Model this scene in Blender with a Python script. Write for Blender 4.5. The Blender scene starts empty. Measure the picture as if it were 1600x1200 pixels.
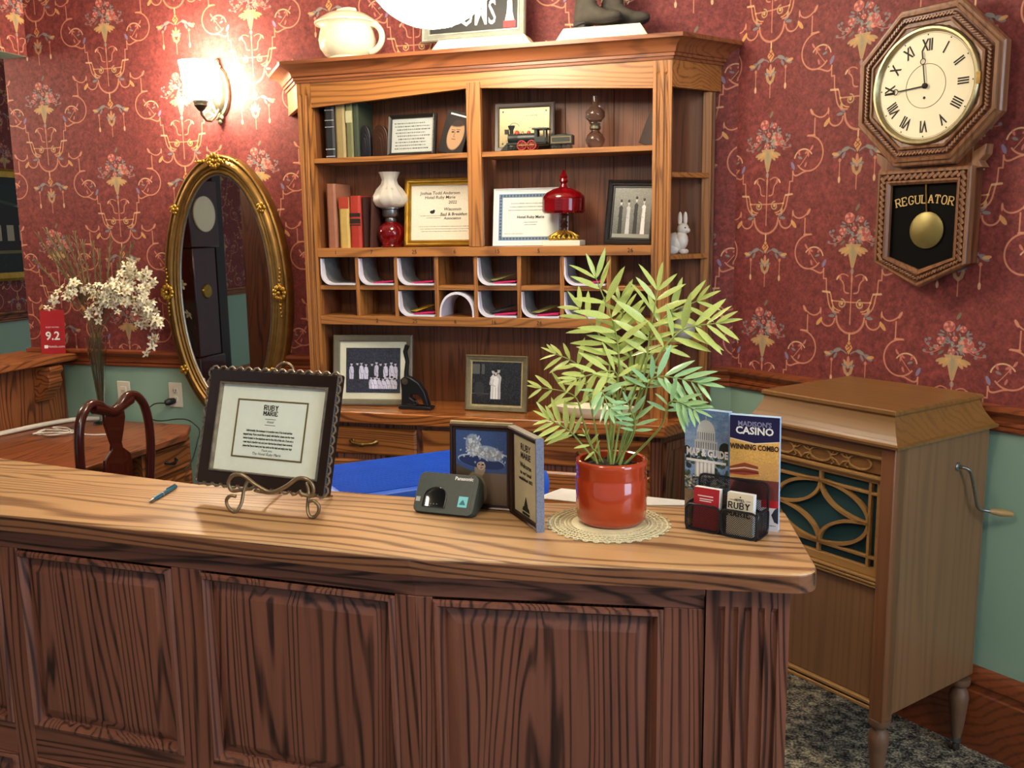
import bpy, math, random
import numpy as np
from mathutils import Matrix, Vector, Euler
R = math.radians
random.seed(7)
S = bpy.context.scene
COL = S.collection
# ------------------------------------------------------------------ camera
F_PX, YAW, PITCH, ROLL, EYE = 1455.85, R(16.9326), R(9.265), R(0.80619), 1.6
def _axes():
    cy, sy = math.cos(YAW), math.sin(YAW)
    fw = np.array([-sy*math.cos(PITCH), cy*math.cos(PITCH), -math.sin(PITCH)])
    rt = np.array([cy, sy, 0.0]); dn = np.cross(fw, rt)
    c, s = math.cos(ROLL), math.sin(ROLL)
    return np.array([c*rt+s*dn, -s*rt+c*dn, fw])
AX = _axes()
cam_d = bpy.data.cameras.new('camera')
cam_d.sensor_width = 36.0; cam_d.lens = F_PX/1600*36.0; cam_d.clip_start = 0.05
cam = bpy.data.objects.new('camera', cam_d); COL.objects.link(cam)
cam.matrix_world = Matrix(((AX[0][0], -AX[1][0], -AX[2][0], 0), (AX[0][1], -AX[1][1], -AX[2][1], 0),
                           (AX[0][2], -AX[1][2], -AX[2][2], EYE), (0, 0, 0, 1)))
S.camera = cam
# ------------------------------------------------------------------ light and exposure
S.view_settings.view_transform = 'Standard'; S.view_settings.look = 'None'
S.view_settings.gamma = 1.0; S.view_settings.use_curve_mapping = False
S.view_settings.exposure = 0.35
S.cycles.use_denoising = True
S.cycles.max_bounces = 6; S.cycles.diffuse_bounces = 3; S.cycles.glossy_bounces = 3; S.cycles.transmission_bounces = 6; S.cycles.use_adaptive_sampling = True; S.cycles.adaptive_threshold = .02; S.cycles.sample_clamp_indirect = 6.0
W = bpy.data.worlds.new('world'); S.world = W; W.use_nodes = True
W.node_tree.nodes['Background'].inputs[0].default_value = (0.86, 0.90, 1.0, 1)
W.node_tree.nodes['Background'].inputs[1].default_value = 0.34
def area_light(name, loc, target, sx, sy, power, col):
    d = bpy.data.lights.new(name, 'AREA'); d.shape = 'RECTANGLE'; d.size = sx; d.size_y = sy
    d.energy = power; d.color = col
    o = bpy.data.objects.new(name, d); COL.objects.link(o); o.location = loc
    o.rotation_euler = (Vector(target)-Vector(loc)).to_track_quat('-Z', 'Y').to_euler()
    return o
area_light('assumed_daylight_area', (3.1, 0.1, 1.75), (-0.3, 1.9, 1.0), 1.6, 2.0, 62, (0.55, 0.76, 1.0))  # bare area light, no window built; bluish daylight from the right is assumed
GLOBE_L, SCONCE_L, CEIL_L = 27.0, 125.0, 38.0      # radiance of the glass shades

# ------------------------------------------------------------------ pixel -> place helpers (true depth given)
def ray(x, y): return AX.T @ np.array([(x-800)/F_PX, (y-600)/F_PX, 1.0])
def onz(x, y, z):
    d = ray(x, y); t = (z-EYE)/d[2]; return Vector((d[0]*t, d[1]*t, z))
def ony(x, y, Y):
    d = ray(x, y); t = Y/d[1]; return Vector((d[0]*t, Y, EYE+d[2]*t))
def hx(x, y, Y): return ony(x, y, Y).x
def hz(x, y, Y): return ony(x, y, Y).z
# ------------------------------------------------------------------ mesh builder
class G:
    def __init__(s): s.v = []; s.f = []
    def add(s, v, f):
        n = len(s.v); s.v += [tuple(p) for p in v]; s.f += [tuple(i+n for i in q) for q in f]; return s
    def box(s, x0, x1, y0, y1, z0, z1):
        v = [(x, y, z) for z in (z0, z1) for y in (y0, y1) for x in (x0, x1)]
        return s.add(v, [(0,2,3,1),(4,5,7,6),(0,1,5,4),(2,6,7,3),(0,4,6,2),(1,3,7,5)])
    def obox(s, c, size, m=None):
        g = G().box(-size[0]/2, size[0]/2, -size[1]/2, size[1]/2, -size[2]/2, size[2]/2)
        m = (m or Matrix()).to_3x3(); c = Vector(c)
        return s.add([m @ Vector(p) + c for p in g.v], g.f)
    def bar(s, a, b, w, h, up=(0,0,1)):
        a, b = Vector(a), Vector(b); d = (b-a); L = d.length; x = d.normalized(); y = Vector(up).cross(x).normalized(); z = x.cross(y)
        return s.obox((a+b)/2, (L, w, h), Matrix((x, y, z)).transposed())
    def prism(s, poly, a0, a1, axis='z'):
        n = len(poly)
        def P(p, a): return {'z': (p[0], p[1], a), 'y': (p[0], a, p[1]), 'x': (a, p[0], p[1])}[axis]
        v = [P(p, a0) for p in poly]+[P(p, a1) for p in poly]
        f = [tuple(range(n))[::-1], tuple(range(n, 2*n))]+[(i, (i+1) % n, n+(i+1) % n, n+i) for i in range(n)]
        return s.add(v, f)
    def loops(s, L, cap0=False, cap1=False, closed=True):
        n = len(L[0]); base = len(s.v); v = [p for l in L for p in l]; f = []
        for k in range(len(L)-1):
            for i in range(n if closed else n-1):
                j = (i+1) % n; f.append((k*n+i, k*n+j, (k+1)*n+j, (k+1)*n+i))
        if cap0: f.append(tuple(range(n))[::-1])
        if cap1: f.append(tuple((len(L)-1)*n+i for i in range(n)))
        return s.add(v, f)
    def lathe(s, prof, n=20, c=(0,0,0), axis='z', cap=True):
        L = []
        for r, z in prof:
            l = []
            for i in range(n):
                a = 2*math.pi*i/n; x, y = r*math.cos(a), r*math.sin(a)
                p = {'z': (x, y, z), 'y': (x, -z, y), 'x': (z, x, y)}[axis]
                l.append((c[0]+p[0], c[1]+p[1], c[2]+p[2]))
            L.append(l)
        return s.loops(L, cap, cap)
    def tube(s, pts, r, n=8, closed=False, flat=None):
        pts = [Vector(p) for p in pts]; N = len(pts); L = []; up = None
        for i, p in enumerate(pts):
            if closed: t = pts[(i+1) % N]-pts[i-1]
            else: t = pts[min(i+1, N-1)]-pts[max(i-1, 0)]
            t.normalize()
            if up is None:
                up = Vector((0, 0, 1)) if abs(t.z) < .9 else Vector((1, 0, 0))
            u = (up-t*up.dot(t))
            if u.length < 1e-5: u = t.orthogonal()
            u.normalize(); w = t.cross(u); up = u
            rr = r[i] if isinstance(r, (list, tuple)) else r
            k = flat or 1
            L.append([p+u*(math.cos(2*math.pi*j/n)*rr)+w*(math.sin(2*math.pi*j/n)*rr*k) for j in range(n)])
        if closed: L.append(L[0])
        return s.loops(L, not closed, not closed)
    def ball(s, c, r, n=12, m=8):
        if not isinstance(r, (tuple, list)): r = (r, r, r)
        L = []
        for k in range(m+1):
            b = -math.pi/2+math.pi*k/m; cr = max(math.cos(b), 1e-3)
            L.append([(c[0]+r[0]*cr*math.cos(2*math.pi*i/n), c[1]+r[1]*cr*math.sin(2*math.pi*i/n), c[2]+r[2]*math.sin(b)) for i in range(n)])
        return s.loops(L, True, True)
    def frame(s, w, h, prof, z0=0.0):
        """rectangular picture frame, front -y; prof = (inset, height towards viewer)"""
        L = []
        for d, q in prof:
            x = w/2-d; L.append([(-x, -q, z0+d), (x, -q, z0+d), (x, -q, z0+h-d), (-x, -q, z0+h-d)])
        return s.loops(L)
    def obj(s, name, mat, parent=None, loc=(0,0,0), rot=(0,0,0), smooth=None, bevel=0, uv=None, seg=2):
        me = bpy.data.meshes.new(name); me.from_pydata(s.v, [], s.f); me.validate()
        import bmesh as bm_
        b = bm_.new(); b.from_mesh(me); bm_.ops.recalc_face_normals(b, faces=b.faces); b.to_mesh(me); b.free()
        o = link(name, me, mat, parent, loc, rot)
        if smooth: shade(me, smooth)
        if bevel:
            m = o.modifiers.new('edge', 'BEVEL'); m.width = bevel; m.segments = seg; m.limit_method = 'ANGLE'; m.angle_limit = R(40)
            m.harden_normals = False
            if not smooth: shade(me, 35)
        return o
def shade(me, ang):
    me.polygons.foreach_set('use_smooth', [True]*len(me.polygons))
    me.set_sharp_from_angle(angle=R(ang))
def link(name, me, mat, parent, loc=(0,0,0), rot=(0,0,0)):
    if mat is not None and not me.materials:
        for m in (mat if isinstance(mat, list) else [mat]): me.materials.append(m)
    o = bpy.data.objects.new(name, me); COL.objects.link(o)
    o.location = loc; o.rotation_euler = rot
    if parent: o.parent = parent
    return o
def quad(name, w, h, mat, parent, loc=(0,0,0), rot=(0,0,0)):
    """flat print facing -y, bottom centre at loc"""
    me = bpy.data.meshes.new(name)
    me.from_pydata([(-w/2, 0, 0), (w/2, 0, 0), (w/2, 0, h), (-w/2, 0, h)], [], [(0, 1, 2, 3)])
    l = me.uv_layers.new(name='uv')
    for i, p in enumerate(((0, 0), (1, 0), (1, 1), (0, 1))): l.data[i].uv = p
    return link(name, me, mat, parent, loc, rot)
def tag(o, label=None, cat=None, group=None, kind=None):
    if label: o['label'] = label
    if cat: o['category'] = cat
    if group: o['group'] = group
    if kind: o['kind'] = kind
    return o
def thing(name, label, cat, loc=(0,0,0), rot=(0,0,0), group=None):
    o = bpy.data.objects.new(name, None); COL.objects.link(o); o.empty_display_size = .05
    o.location = loc; o.rotation_euler = rot if isinstance(rot, (tuple, list)) else (0, 0, rot)
    return tag(o, label, cat, group)
def struct(o): o['kind'] = 'structure'; return o
def text(s, size, mat, parent, loc, name='lettering', align='CENTER', bold=0.0, rot=(0,0,0), sx=1.0, shear=0.0):
    c = bpy.data.curves.new('t', 'FONT'); c.body = s; c.size = size; c.align_x = align; c.align_y = 'CENTER'
    c.offset = bold; c.resolution_u = 2; c.shear = shear; c.space_line = 1.0
    o = bpy.data.objects.new('t', c); COL.objects.link(o)
    me = bpy.data.meshes.new_from_object(o); bpy.data.objects.remove(o); bpy.data.curves.remove(c)
    me.transform(Matrix(((sx, 0, 0, 0), (0, 0, -1, 0), (0, 1, 0, 0), (0, 0, 0, 1))))
    me.materials.clear(); me.name = name
    return link(name, me, mat, parent, loc, rot)
# ------------------------------------------------------------------ materials
def lin(h):
    if isinstance(h, str):
        h = h.lstrip('#'); c = [int(h[i:i+2], 16)/255 for i in (0, 2, 4)]
    else: c = h
    return tuple((x/12.92 if x <= .04045 else ((x+.055)/1.055)**2.4) for x in c)+(1.0,)
def _mat(name):
    m = bpy.data.materials.new(name); m.use_nodes = True; nt = m.node_tree
    return m, nt, nt.nodes['Principled BSDF']
def N(nt, t, **kw):
    n = nt.nodes.new(t)
    for k, v in kw.items():
        if k in n.inputs: n.inputs[k].default_value = v
        else: setattr(n, k, v)
    return n
def pm(name, c1, c2=None, scale=30, rough=.5, metal=0, bump=0, stretch=(1,1,1), emit=0, trans=0, ior=1.45, coat=0, spec=None, alpha=None):
    """two-tone noise material"""
    m, nt, p = _mat(name); L = nt.links
    tc = N(nt, 'ShaderNodeTexCoord'); mp = N(nt, 'ShaderNodeMapping'); mp.inputs['Scale'].default_value = stretch
    nz = N(nt, 'ShaderNodeTexNoise', Scale=scale, Detail=3.0)
    L.new(tc.outputs['Object'], mp.inputs[0]); L.new(mp.outputs[0], nz.inputs['Vector'])
    mx = N(nt, 'ShaderNodeMix', data_type='RGBA'); L.new(nz.outputs['Fac'], mx.inputs[0])
    mx.inputs[6].default_value = lin(c1); mx.inputs[7].default_value = lin(c2 or c1)
    L.new(mx.outputs[2], p.inputs['Base Color'])
    p.inputs['Roughness'].default_value = rough; p.inputs['Metallic'].default_value = metal
    p.inputs['Transmission Weight'].default_value = trans; p.inputs['IOR'].default_value = ior
    p.inputs['Coat Weight'].default_value = coat
    if spec is not None: p.inputs['Specular IOR Level'].default_value = spec
    if emit: L.new(mx.outputs[2], p.inputs['Emission Color']); p.inputs['Emission Strength'].default_value = emit
    if alpha is not None: p.inputs['Alpha'].default_value = alpha
    if bump:
        b = N(nt, 'ShaderNodeBump', Strength=bump, Distance=.002); L.new(nz.outputs['Fac'], b.inputs['Height']); L.new(b.outputs[0], p.inputs['Normal'])
    return m
def oak(name, light, dark, axis='x', rough=.4, rings=20, lat=5.0, lon=.7, fine=.42, coat=.0, contrast=.8, seed=0.0, freq=34.0):
    """oak with cathedral grain: contour lines of a stretched noise, plus fine pores"""
    m, nt, p = _mat(name); L = nt.links
    tc = N(nt, 'ShaderNodeTexCoord'); oi = N(nt, 'ShaderNodeObjectInfo')
    mul = N(nt, 'ShaderNodeVectorMath', operation='SCALE'); mul.inputs['Scale'].default_value = 7.0
    cmb = N(nt, 'ShaderNodeCombineXYZ')
    for i in range(3): L.new(oi.outputs['Random'], cmb.inputs[i])
    L.new(cmb.outputs[0], mul.inputs[0])
    add = N(nt, 'ShaderNodeVectorMath', operation='ADD'); L.new(tc.outputs['Object'], add.inputs[0]); L.new(mul.outputs[0], add.inputs[1])
    def mapped(a, b):
        mp = N(nt, 'ShaderNodeMapping'); mp.inputs['Location'].default_value = (seed, seed*1.7, seed*.6)
        mp.inputs['Scale'].default_value = tuple(b if c == axis else a for c in 'xyz')
        L.new(add.outputs[0], mp.inputs[0]); return mp
    m1 = mapped(lat, lon); n1 = N(nt, 'ShaderNodeTexNoise', Scale=1.0, Detail=2.2, Roughness=.42, Distortion=.25)
    L.new(m1.outputs[0], n1.inputs['Vector'])
    sx = N(nt, 'ShaderNodeVectorMath', operation='DOT_PRODUCT'); L.new(add.outputs[0], sx.inputs[0])
    sx.inputs[1].default_value = {'x': (0, .8, 1), 'y': (.8, 0, 1), 'z': (1, .8, 0)}[axis]
    s2 = N(nt, 'ShaderNodeMath', operation='MULTIPLY'); s2.inputs[1].default_value = freq*6.283; L.new(sx.outputs['Value'], s2.inputs[0])
    k = N(nt, 'ShaderNodeMath', operation='MULTIPLY_ADD'); k.inputs[1].default_value = rings*6.283; L.new(n1.outputs['Fac'], k.inputs[0]); L.new(s2.outputs[0], k.inputs[2])
    sn = N(nt, 'ShaderNodeMath', operation='SINE'); L.new(k.outputs[0], sn.inputs[0])
    cr = N(nt, 'ShaderNodeValToRGB'); e = cr.color_ramp.elements
    e[0].position = .04; e[0].color = (0, 0, 0, 1); e[1].position = .50; e[1].color = (1, 1, 1, 1); x_ = e.new(.22); x_.color = (.55, .55, .55, 1)
    mr = N(nt, 'ShaderNodeMapRange'); mr.inputs['From Min'].default_value = -1.0; L.new(sn.outputs[0], mr.inputs['Value'])
    L.new(mr.outputs[0], cr.inputs[0])
    m2 = mapped(130, 3.5); n2 = N(nt, 'ShaderNodeTexNoise', Scale=1.0, Detail=2.0); L.new(m2.outputs[0], n2.inputs['Vector'])
    m3 = mapped(3, .6); n3 = N(nt, 'ShaderNodeTexNoise', Scale=1.0, Detail=1.0); L.new(m3.outputs[0], n3.inputs['Vector'])
    fc = N(nt, 'ShaderNodeMath', operation='MULTIPLY_ADD'); L.new(cr.outputs[0], fc.inputs[0]); fc.inputs[1].default_value = contrast; 
    f2 = N(nt, 'ShaderNodeMath', operation='MULTIPLY_ADD'); m4 = mapped(38, 1.3); n4 = N(nt, 'ShaderNodeTexNoise', Scale=1.0, Detail=2.0); L.new(m4.outputs[0], n4.inputs['Vector'])
    av = N(nt, 'ShaderNodeMath', operation='ADD'); L.new(n2.outputs['Fac'], av.inputs[0]); L.new(n4.outputs['Fac'], av.inputs[1])
    L.new(av.outputs[0], f2.inputs[0]); f2.inputs[1].default_value = fine*2; f2.inputs[2].default_value = (1-contrast)-fine*2
    L.new(f2.outputs[0], fc.inputs[2]); fc.use_clamp = True
    mx = N(nt, 'ShaderNodeMix', data_type='RGBA'); L.new(fc.outputs[0], mx.inputs[0])
    mx.inputs[6].default_value = lin(dark); mx.inputs[7].default_value = lin(light)
    hs = N(nt, 'ShaderNodeHueSaturation'); L.new(mx.outputs[2], hs.inputs['Color'])
    mv = N(nt, 'ShaderNodeMapRange'); mv.inputs['To Min'].default_value = .72; mv.inputs['To Max'].default_value = 1.28
    L.new(n3.outputs['Fac'], mv.inputs['Value']); L.new(mv.outputs[0], hs.inputs['Value'])
    L.new(hs.outputs[0], p.inputs['Base Color'])
    p.inputs['Roughness'].default_value = rough; p.inputs['Coat Weight'].default_value = coat; p.inputs['Coat Roughness'].default_value = .25
    b = N(nt, 'ShaderNodeBump', Strength=.25, Distance=.001); L.new(fc.outputs[0], b.inputs['Height']); L.new(b.outputs[0], p.inputs['Normal'])
    return m
def imgmat(name, cv, rough=.55, coat=0, spec=.3):
    m, nt, p = _mat(name); im = cv.image(name); t = N(nt, 'ShaderNodeTexImage'); t.image = im; t.extension = 'EXTEND'
    uv = N(nt, 'ShaderNodeTexCoord'); nt.links.new(uv.outputs['UV'], t.inputs[0])
    nt.links.new(t.outputs[0], p.inputs['Base Color']); p.inputs['Roughness'].default_value = rough
    p.inputs['Coat Weight'].default_value = coat; p.inputs['Coat Roughness'].default_value = .05
    p.inputs['Specular IOR Level'].default_value = spec
    return m
def glow(name, col, strength):
    """lit opal glass: faint mottling, gives off light"""
    m, nt, p = _mat(name); nz = N(nt, 'ShaderNodeTexNoise', Scale=6.0); tc = N(nt, 'ShaderNodeTexCoord')
    nt.links.new(tc.outputs['Object'], nz.inputs['Vector'])
    mr = N(nt, 'ShaderNodeMapRange'); mr.inputs['To Min'].default_value = strength*.97; mr.inputs['To Max'].default_value = strength*1.03
    nt.links.new(nz.outputs['Fac'], mr.inputs['Value']); nt.links.new(mr.outputs[0], p.inputs['Emission Strength'])
    p.inputs['Base Color'].default_value = (.9, .9, .88, 1); p.inputs['Emission Color'].default_value = col
    return m
# ------------------------------------------------------------------ flat prints drawn in code
class Cv:
    def __init__(s, w, h, bg, noise=0.0, seed=1, wrap=False):
        s.w, s.h, s.wrap = w, h, wrap; s.a = np.ones((h, w, 3), np.float32)*np.array(bg, np.float32)
        s.rng = np.random.default_rng(seed)
        if noise: s.a *= (1+noise*(s.blur(s.rng.standard_normal((h, w)), 2))[..., None])
    def blur(s, a, k):
        for _ in range(k):
            for ax in (0, 1): a = (a+np.roll(a, 1, ax)+np.roll(a, -1, ax))/3
        return a/max(a.std(), 1e-6)
    def _put(s, x0, x1, y0, y1, fn, col, op=1.0):
        x0, x1, y0, y1 = int(math.floor(x0)), int(math.ceil(x1))+1, int(math.floor(y0)), int(math.ceil(y1))+1
        if not s.wrap: x0, x1, y0, y1 = max(x0, 0), min(x1, s.w), max(y0, 0), min(y1, s.h)
        if x1 <= x0 or y1 <= y0: return
        X, Y = np.meshgrid(np.arange(x0, x1)+.5, np.arange(y0, y1)+.5)
        al = np.clip(fn(X, Y), 0, 1)[..., None]*op
        ix = np.ix_(np.arange(y0, y1) % s.h, np.arange(x0, x1) % s.w)
        s.a[ix] = s.a[ix]*(1-al)+np.array(col, np.float32)*al
    def line(s, pts, w, col, op=1.0):
        if len(pts) < 2: return
        r = w/2+1; xs = [p[0] for p in pts]; ys = [p[1] for p in pts]
        def fn(X, Y):
            d = np.full(X.shape, 1e9)
            for (ax, ay), (bx, by) in zip(pts[:-1], pts[1:]):
                vx, vy = bx-ax, by-ay; t = np.clip(((X-ax)*vx+(Y-ay)*vy)/max(vx*vx+vy*vy, 1e-9), 0, 1)
                d = np.minimum(d, np.hypot(X-ax-t*vx, Y-ay-t*vy))
            return w/2-d+.5
        s._put(min(xs)-r, max(xs)+r, min(ys)-r, max(ys)+r, fn, col, op)
    def ell(s, cx, cy, rx, ry, col, ang=0, op=1.0, soft=1.0):
        c, q = math.cos(ang), math.sin(ang); r = max(rx, ry)+2
        def fn(X, Y):
            u = ((X-cx)*c+(Y-cy)*q)/rx; v = (-(X-cx)*q+(Y-cy)*c)/ry
            return (1-np.hypot(u, v))*min(rx, ry)/soft+.5
        s._put(cx-r, cx+r, cy-r, cy+r, fn, col, op)
    def rect(s, x0, y0, x1, y1, col, op=1.0):
        s._put(x0, x1-1, y0, y1-1, lambda X, Y: np.ones_like(X), col, op)
    def poly(s, pts, col, op=1.0):
        xs = [p[0] for p in pts]; ys = [p[1] for p in pts]
        def fn(X, Y):
            ins = np.zeros(X.shape, bool); n = len(pts)
            for i in range(n):
                (ax, ay), (bx, by) = pts[i], pts[(i+1) % n]
                if ay == by: continue
                ins ^= ((ay > Y) != (by > Y)) & (X < (bx-ax)*(Y-ay)/(by-ay)+ax)
            return ins.astype(float)
        s._put(min(xs), max(xs), min(ys), max(ys), fn, col, op)
    def arc(s, cx, cy, r, a0, a1, w, col, ry=None, op=1.0, n=20):
        s.line([(cx+r*math.cos(R(a0+(a1-a0)*i/n)), cy+(ry or r)*math.sin(R(a0+(a1-a0)*i/n))) for i in range(n+1)], w, col, op)
    def scribble(s, x0, x1, y, h, col, w=1.2, op=.8):
        """a line of small unreadable print"""
        x = x0
        while x < x1:
            L = s.rng.uniform(2, 7)*h/4
            s.rect(x, y-h*.3, min(x+L, x1), y+h*.3, col, op*s.rng.uniform(.5, 1)); x += L+h*.45
    def image(s, name):
        im = bpy.data.images.new(name, s.w, s.h); px = np.ones((s.h, s.w, 4), np.float32); px[..., :3] = np.clip(s.a, 0, 1)
        im.pixels.foreach_set(px.ravel()); im.update(); im.pack(); return im
# ------------------------------------------------------------------ wallpaper print (1 px = 1 mm, half-drop repeat)
TW, TH = 736, 664
def wallpaper_canvas():
    c = Cv(TW, TH, (.455, .215, .205), 0, 3, True)
    n = c.blur(c.rng.standard_normal((TH, TW)), 6); n2 = c.blur(c.rng.standard_normal((TH, TW)), 40)
    c.a *= (1+.05*n+.05*n2)[..., None]
    CO, CR, VA, SL, RO, RD, OR = (.77, .52, .41), (.82, .68, .52), (.70, .60, .42), (.48, .49, .50), (.74, .44, .39), (.60, .30, .29), (.80, .60, .37)
    line0 = c.line
    c.line = lambda pts, w, col, op=1.0: line0(pts, w*1.38, col, op)
    def motif(ox, oy):
        rg = np.random.default_rng(5)
        P = lambda pts: [(ox+x, oy+y) for x, y in pts]
        def sp(cx, cy, r0, r1, a0, a1, w, col, n=26):
            c.line([(ox+cx+(r0+(r1-r0)*i/n)*math.cos(R(a0+(a1-a0)*i/n)), oy+cy+(r0+(r1-r0)*i/n)*math.sin(R(a0+(a1-a0)*i/n))) for i in range(n+1)], w, col, .9)
        def leaf(x, y, L, ang, col, fat=.34):
            c.ell(ox+x+math.cos(ang)*L/2, oy+y+math.sin(ang)*L/2, L/2, L*fat/2, col, ang, .9)
        def bez(pts, w, col, op=.9, n=16):
            o = []
            for i in range(n+1):
                t = i/n; q = [np.array(p, float) for p in pts]
                while len(q) > 1: q = [q[k]*(1-t)+q[k+1]*t for k in range(len(q)-1)]
                o.append((ox+q[0][0], oy+q[0][1]))
            c.line(o, w, col, op)
        # bouquet
        for i in range(44):
            a = rg.uniform(0, 6.28); r = rg.uniform(24, 88)
            leaf(r*math.cos(a)*.55, r*math.sin(a)*.5+8, rg.uniform(14, 24), a+rg.uniform(-.6, .6), SL if rg.random() < .7 else (.40, .42, .36))
        for x, y, r in ((-18, 52, 19), (38, -2, 25), (-42, 8, 14), (62, -14, 10), (-6, -24, 12), (26, 46, 11), (-56, -14, 9), (2, 16, 9)):
            c.ell(ox+x, oy+y, r, r*.9, RO, 0, .92)
            for k in range(7):
                a = k*.9; c.ell(ox+x+math.cos(a)*r*.62, oy+y+math.sin(a)*r*.56, r*.36, r*.26, (.84, .58, .50) if k % 2 else RD, a+1.2, .75)
            c.ell(ox+x, oy+y, r*.28, r*.24, RD, 0, .8)
        for i in range(26):
            a = rg.uniform(0, 6.28); r = rg.uniform(8, 58)
            leaf(r*math.cos(a)*.8+2, r*math.sin(a)*.8+4, rg.uniform(9, 17), rg.uniform(0, 6.28), SL if i % 3 else (.60, .58, .50), .5)
        for sx in (-1, 1):        # trailing sprigs
            bez([(sx*40, -10), (sx*70, -30), (sx*95, 0)], 2, (.70, .45, .38)); bez([(sx*44, -18), (sx*75, -40), (sx*100, -30)], 2, (.70, .45, .38))
            for x, y in ((62, -12), (74, -22), (84, -6), (92, 6), (80, 10), (96, -28), (70, -36)): c.ell(ox+sx*x, oy+y, 5.5, 5, RO if (x+y) % 2 else SL, 0, .85)
        # vase
        c.poly(P([(-30, -34), (30, -34), (17, -66), (5, -112), (-5, -112), (-17, -66)]), VA, .9)
        for sx in (-1, 1):
            for k in range(3): leaf(sx*(8+k*8), -42-k*2, 40-k*3, R(-90+sx*(38+k*16)), OR if k % 2 else VA, .34)
        c.line(P([(-4, -40), (-2, -105)]), 3, (.60, .52, .40), .6); leaf(0, -44, 40, R(-90), (.58, .55, .46), .3)
        c.ell(ox, oy-124, 7, 9, SL); c.line(P([(0, -112), (0, -300)]), 3, CO, .85)
        leaf(0, -136, 26, R(-90), CO, .3)
        for sx in (-1, 1):
            # bar with volutes, S curves
            c.line(P([(0, -226), (sx*72, -224)]), 3.4, CO, .9); c.ell(ox+sx*74, oy-224, 4, 4, CR)
            sp(sx*36, -232, 16, 3, 90, 90+sx*500, 3.4, VA); c.ell(ox+sx*36, oy-232, 4.5, 4.5, OR)
            bez([(sx*10, -196), (sx*44, -196), (sx*14, -168), (sx*46, -150)], 3.4, CO); leaf(sx*42, -152, 16, R(90-sx*20), RO, .6)
            bez([(sx*14, -140), (sx*40, -122), (sx*58, -150)], 2.6, CO); leaf(sx*50, -138, 18, R(-90+sx*30), CR, .4)
            # swags
            for k in range(14):
                a = R(270+sx*k*90/13); c.ell(ox+54*math.cos(a), oy-276+54*math.sin(a), 4.2, 4.2, CO, 0, .85)
            sp(sx*88, -284, 27, 27, 180 if sx > 0 else 0, (360 if sx > 0 else -180), 4, CO)
            leaf(sx*54, -270, 26, R(90-sx*50), SL, .45); leaf(sx*60, -274, 26, R(90-sx*95), SL, .4); leaf(sx*66, -262, 22, R(90-sx*10), VA, .45)
            # arms
            bez([(sx*46, -262), (sx*96, -262), (sx*86, -214), (sx*98, -190)], 4, CO); bez([(sx*40, -256), (sx*82, -252), (sx*72, -210), (sx*84, -196)], 3, OR)
            c.line(P([(sx*84, -196), (sx*112, -194)]), 5, CR, .85); c.line(P([(sx*98, -190), (sx*100, -150), (sx*112, -150), (sx*112, -116)]), 3.4, CO, .9)
            leaf(sx*112, -284, 34, R(90-sx*140), OR, .4)
            # horn and hook
            bez([(sx*118, -258), (sx*130, -286), (sx*164, -284), (sx*190, -250)], 3.6, CO); leaf(sx*178, -268, 26, R(90-sx*30), CO, .4); leaf(sx*118, -272, 24, R(90), CO, .3)
            c.line(P([(sx*171, -278), (sx*171, -332), (sx*200, -334)]), 3.4, CO, .9)
            # big C scroll beside the bouquet
            sp(sx*176, -62, 60, 56, 90 if sx > 0 else 90, 90+sx*-230 if sx > 0 else 90+230, 4, CO, 36)
            sp(sx*150, -84, 44, 34, 90-sx*60, 90+sx*70, 3.6, CR)
            c.line(P([(sx*171, 0), (sx*200, -2)]), 3.4, CO, .9)
            bez([(sx*112, -116), (sx*116, -150), (sx*150, -118), (sx*166, -120)], 4, CO)
            leaf(sx*118, -112, 30, R(90+sx*25), (.50, .48, .62), .4)
            for x, y, a in ((160, -60, 30), (176, -72, 100), (150, -76, 160), (184, -50, 60), (168, -88, 250), (140, -64, 120)): leaf(sx*x, y, 19, R(a if sx > 0 else 180-a), SL if x % 4 else RO, .42)
            bez([(sx*140, -100), (sx*160, -80), (sx*186, -44)], 2, CO)
        # hanging finial
        c.poly(P([(0, -352), (15, -378), (0, -402), (-15, -378)]), OR, .85); c.line(P([(0, -352), (0, -334)]), 4, CR)
        for q in ((-7, -378, 7, -366), (-7, -390, 7, -378), (-7, -366, 7, -378)): c.line(P([(q[0], q[1]), (q[2], q[3])]), 2, (.5, .2, .18))
        for sx in (-1, 1):
            bez([(sx*8, -398), (sx*40, -372), (sx*52, -402), (sx*86, -408)], 3.4, SL); leaf(sx*30, -384, 32, R(90-sx*110), (.52, .52, .50), .42)
            leaf(sx*60, -396, 36, R(90-sx*118), SL, .45); leaf(sx*70, -406, 28, R(90-sx*80), OR, .4); leaf(sx*46, -398, 24, R(90-sx*150), SL, .4)
            c.line(P([(sx*66, -420), (sx*66, -486)]), 2.6, CO, .85); c.ell(ox+sx*66, oy-424, 6, 6, CO, 0, .7); leaf(sx*66, -476, 22, R(-90), CR, .45)
            leaf(0, -448, 34, R(90-sx*32), VA, .34); leaf(0, -446, 28, R(90-sx*66), SL, .36)
            c.line(P([(sx*15, -446), (sx*10, -462), (0, -470)]), 8, VA, .8)
        leaf(0, -446, 40, R(90), CO, .3); c.line(P([(0, -470), (0, -520)]), 2.6, CO, .85)
        leaf(4, -590, 26, R(60), (.45, .44, .36), .4)
    motif(0, 0); motif(TW/2, TH/2)
    return c
WALLPAPER = wallpaper_canvas().image('wallpaper_print')
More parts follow.
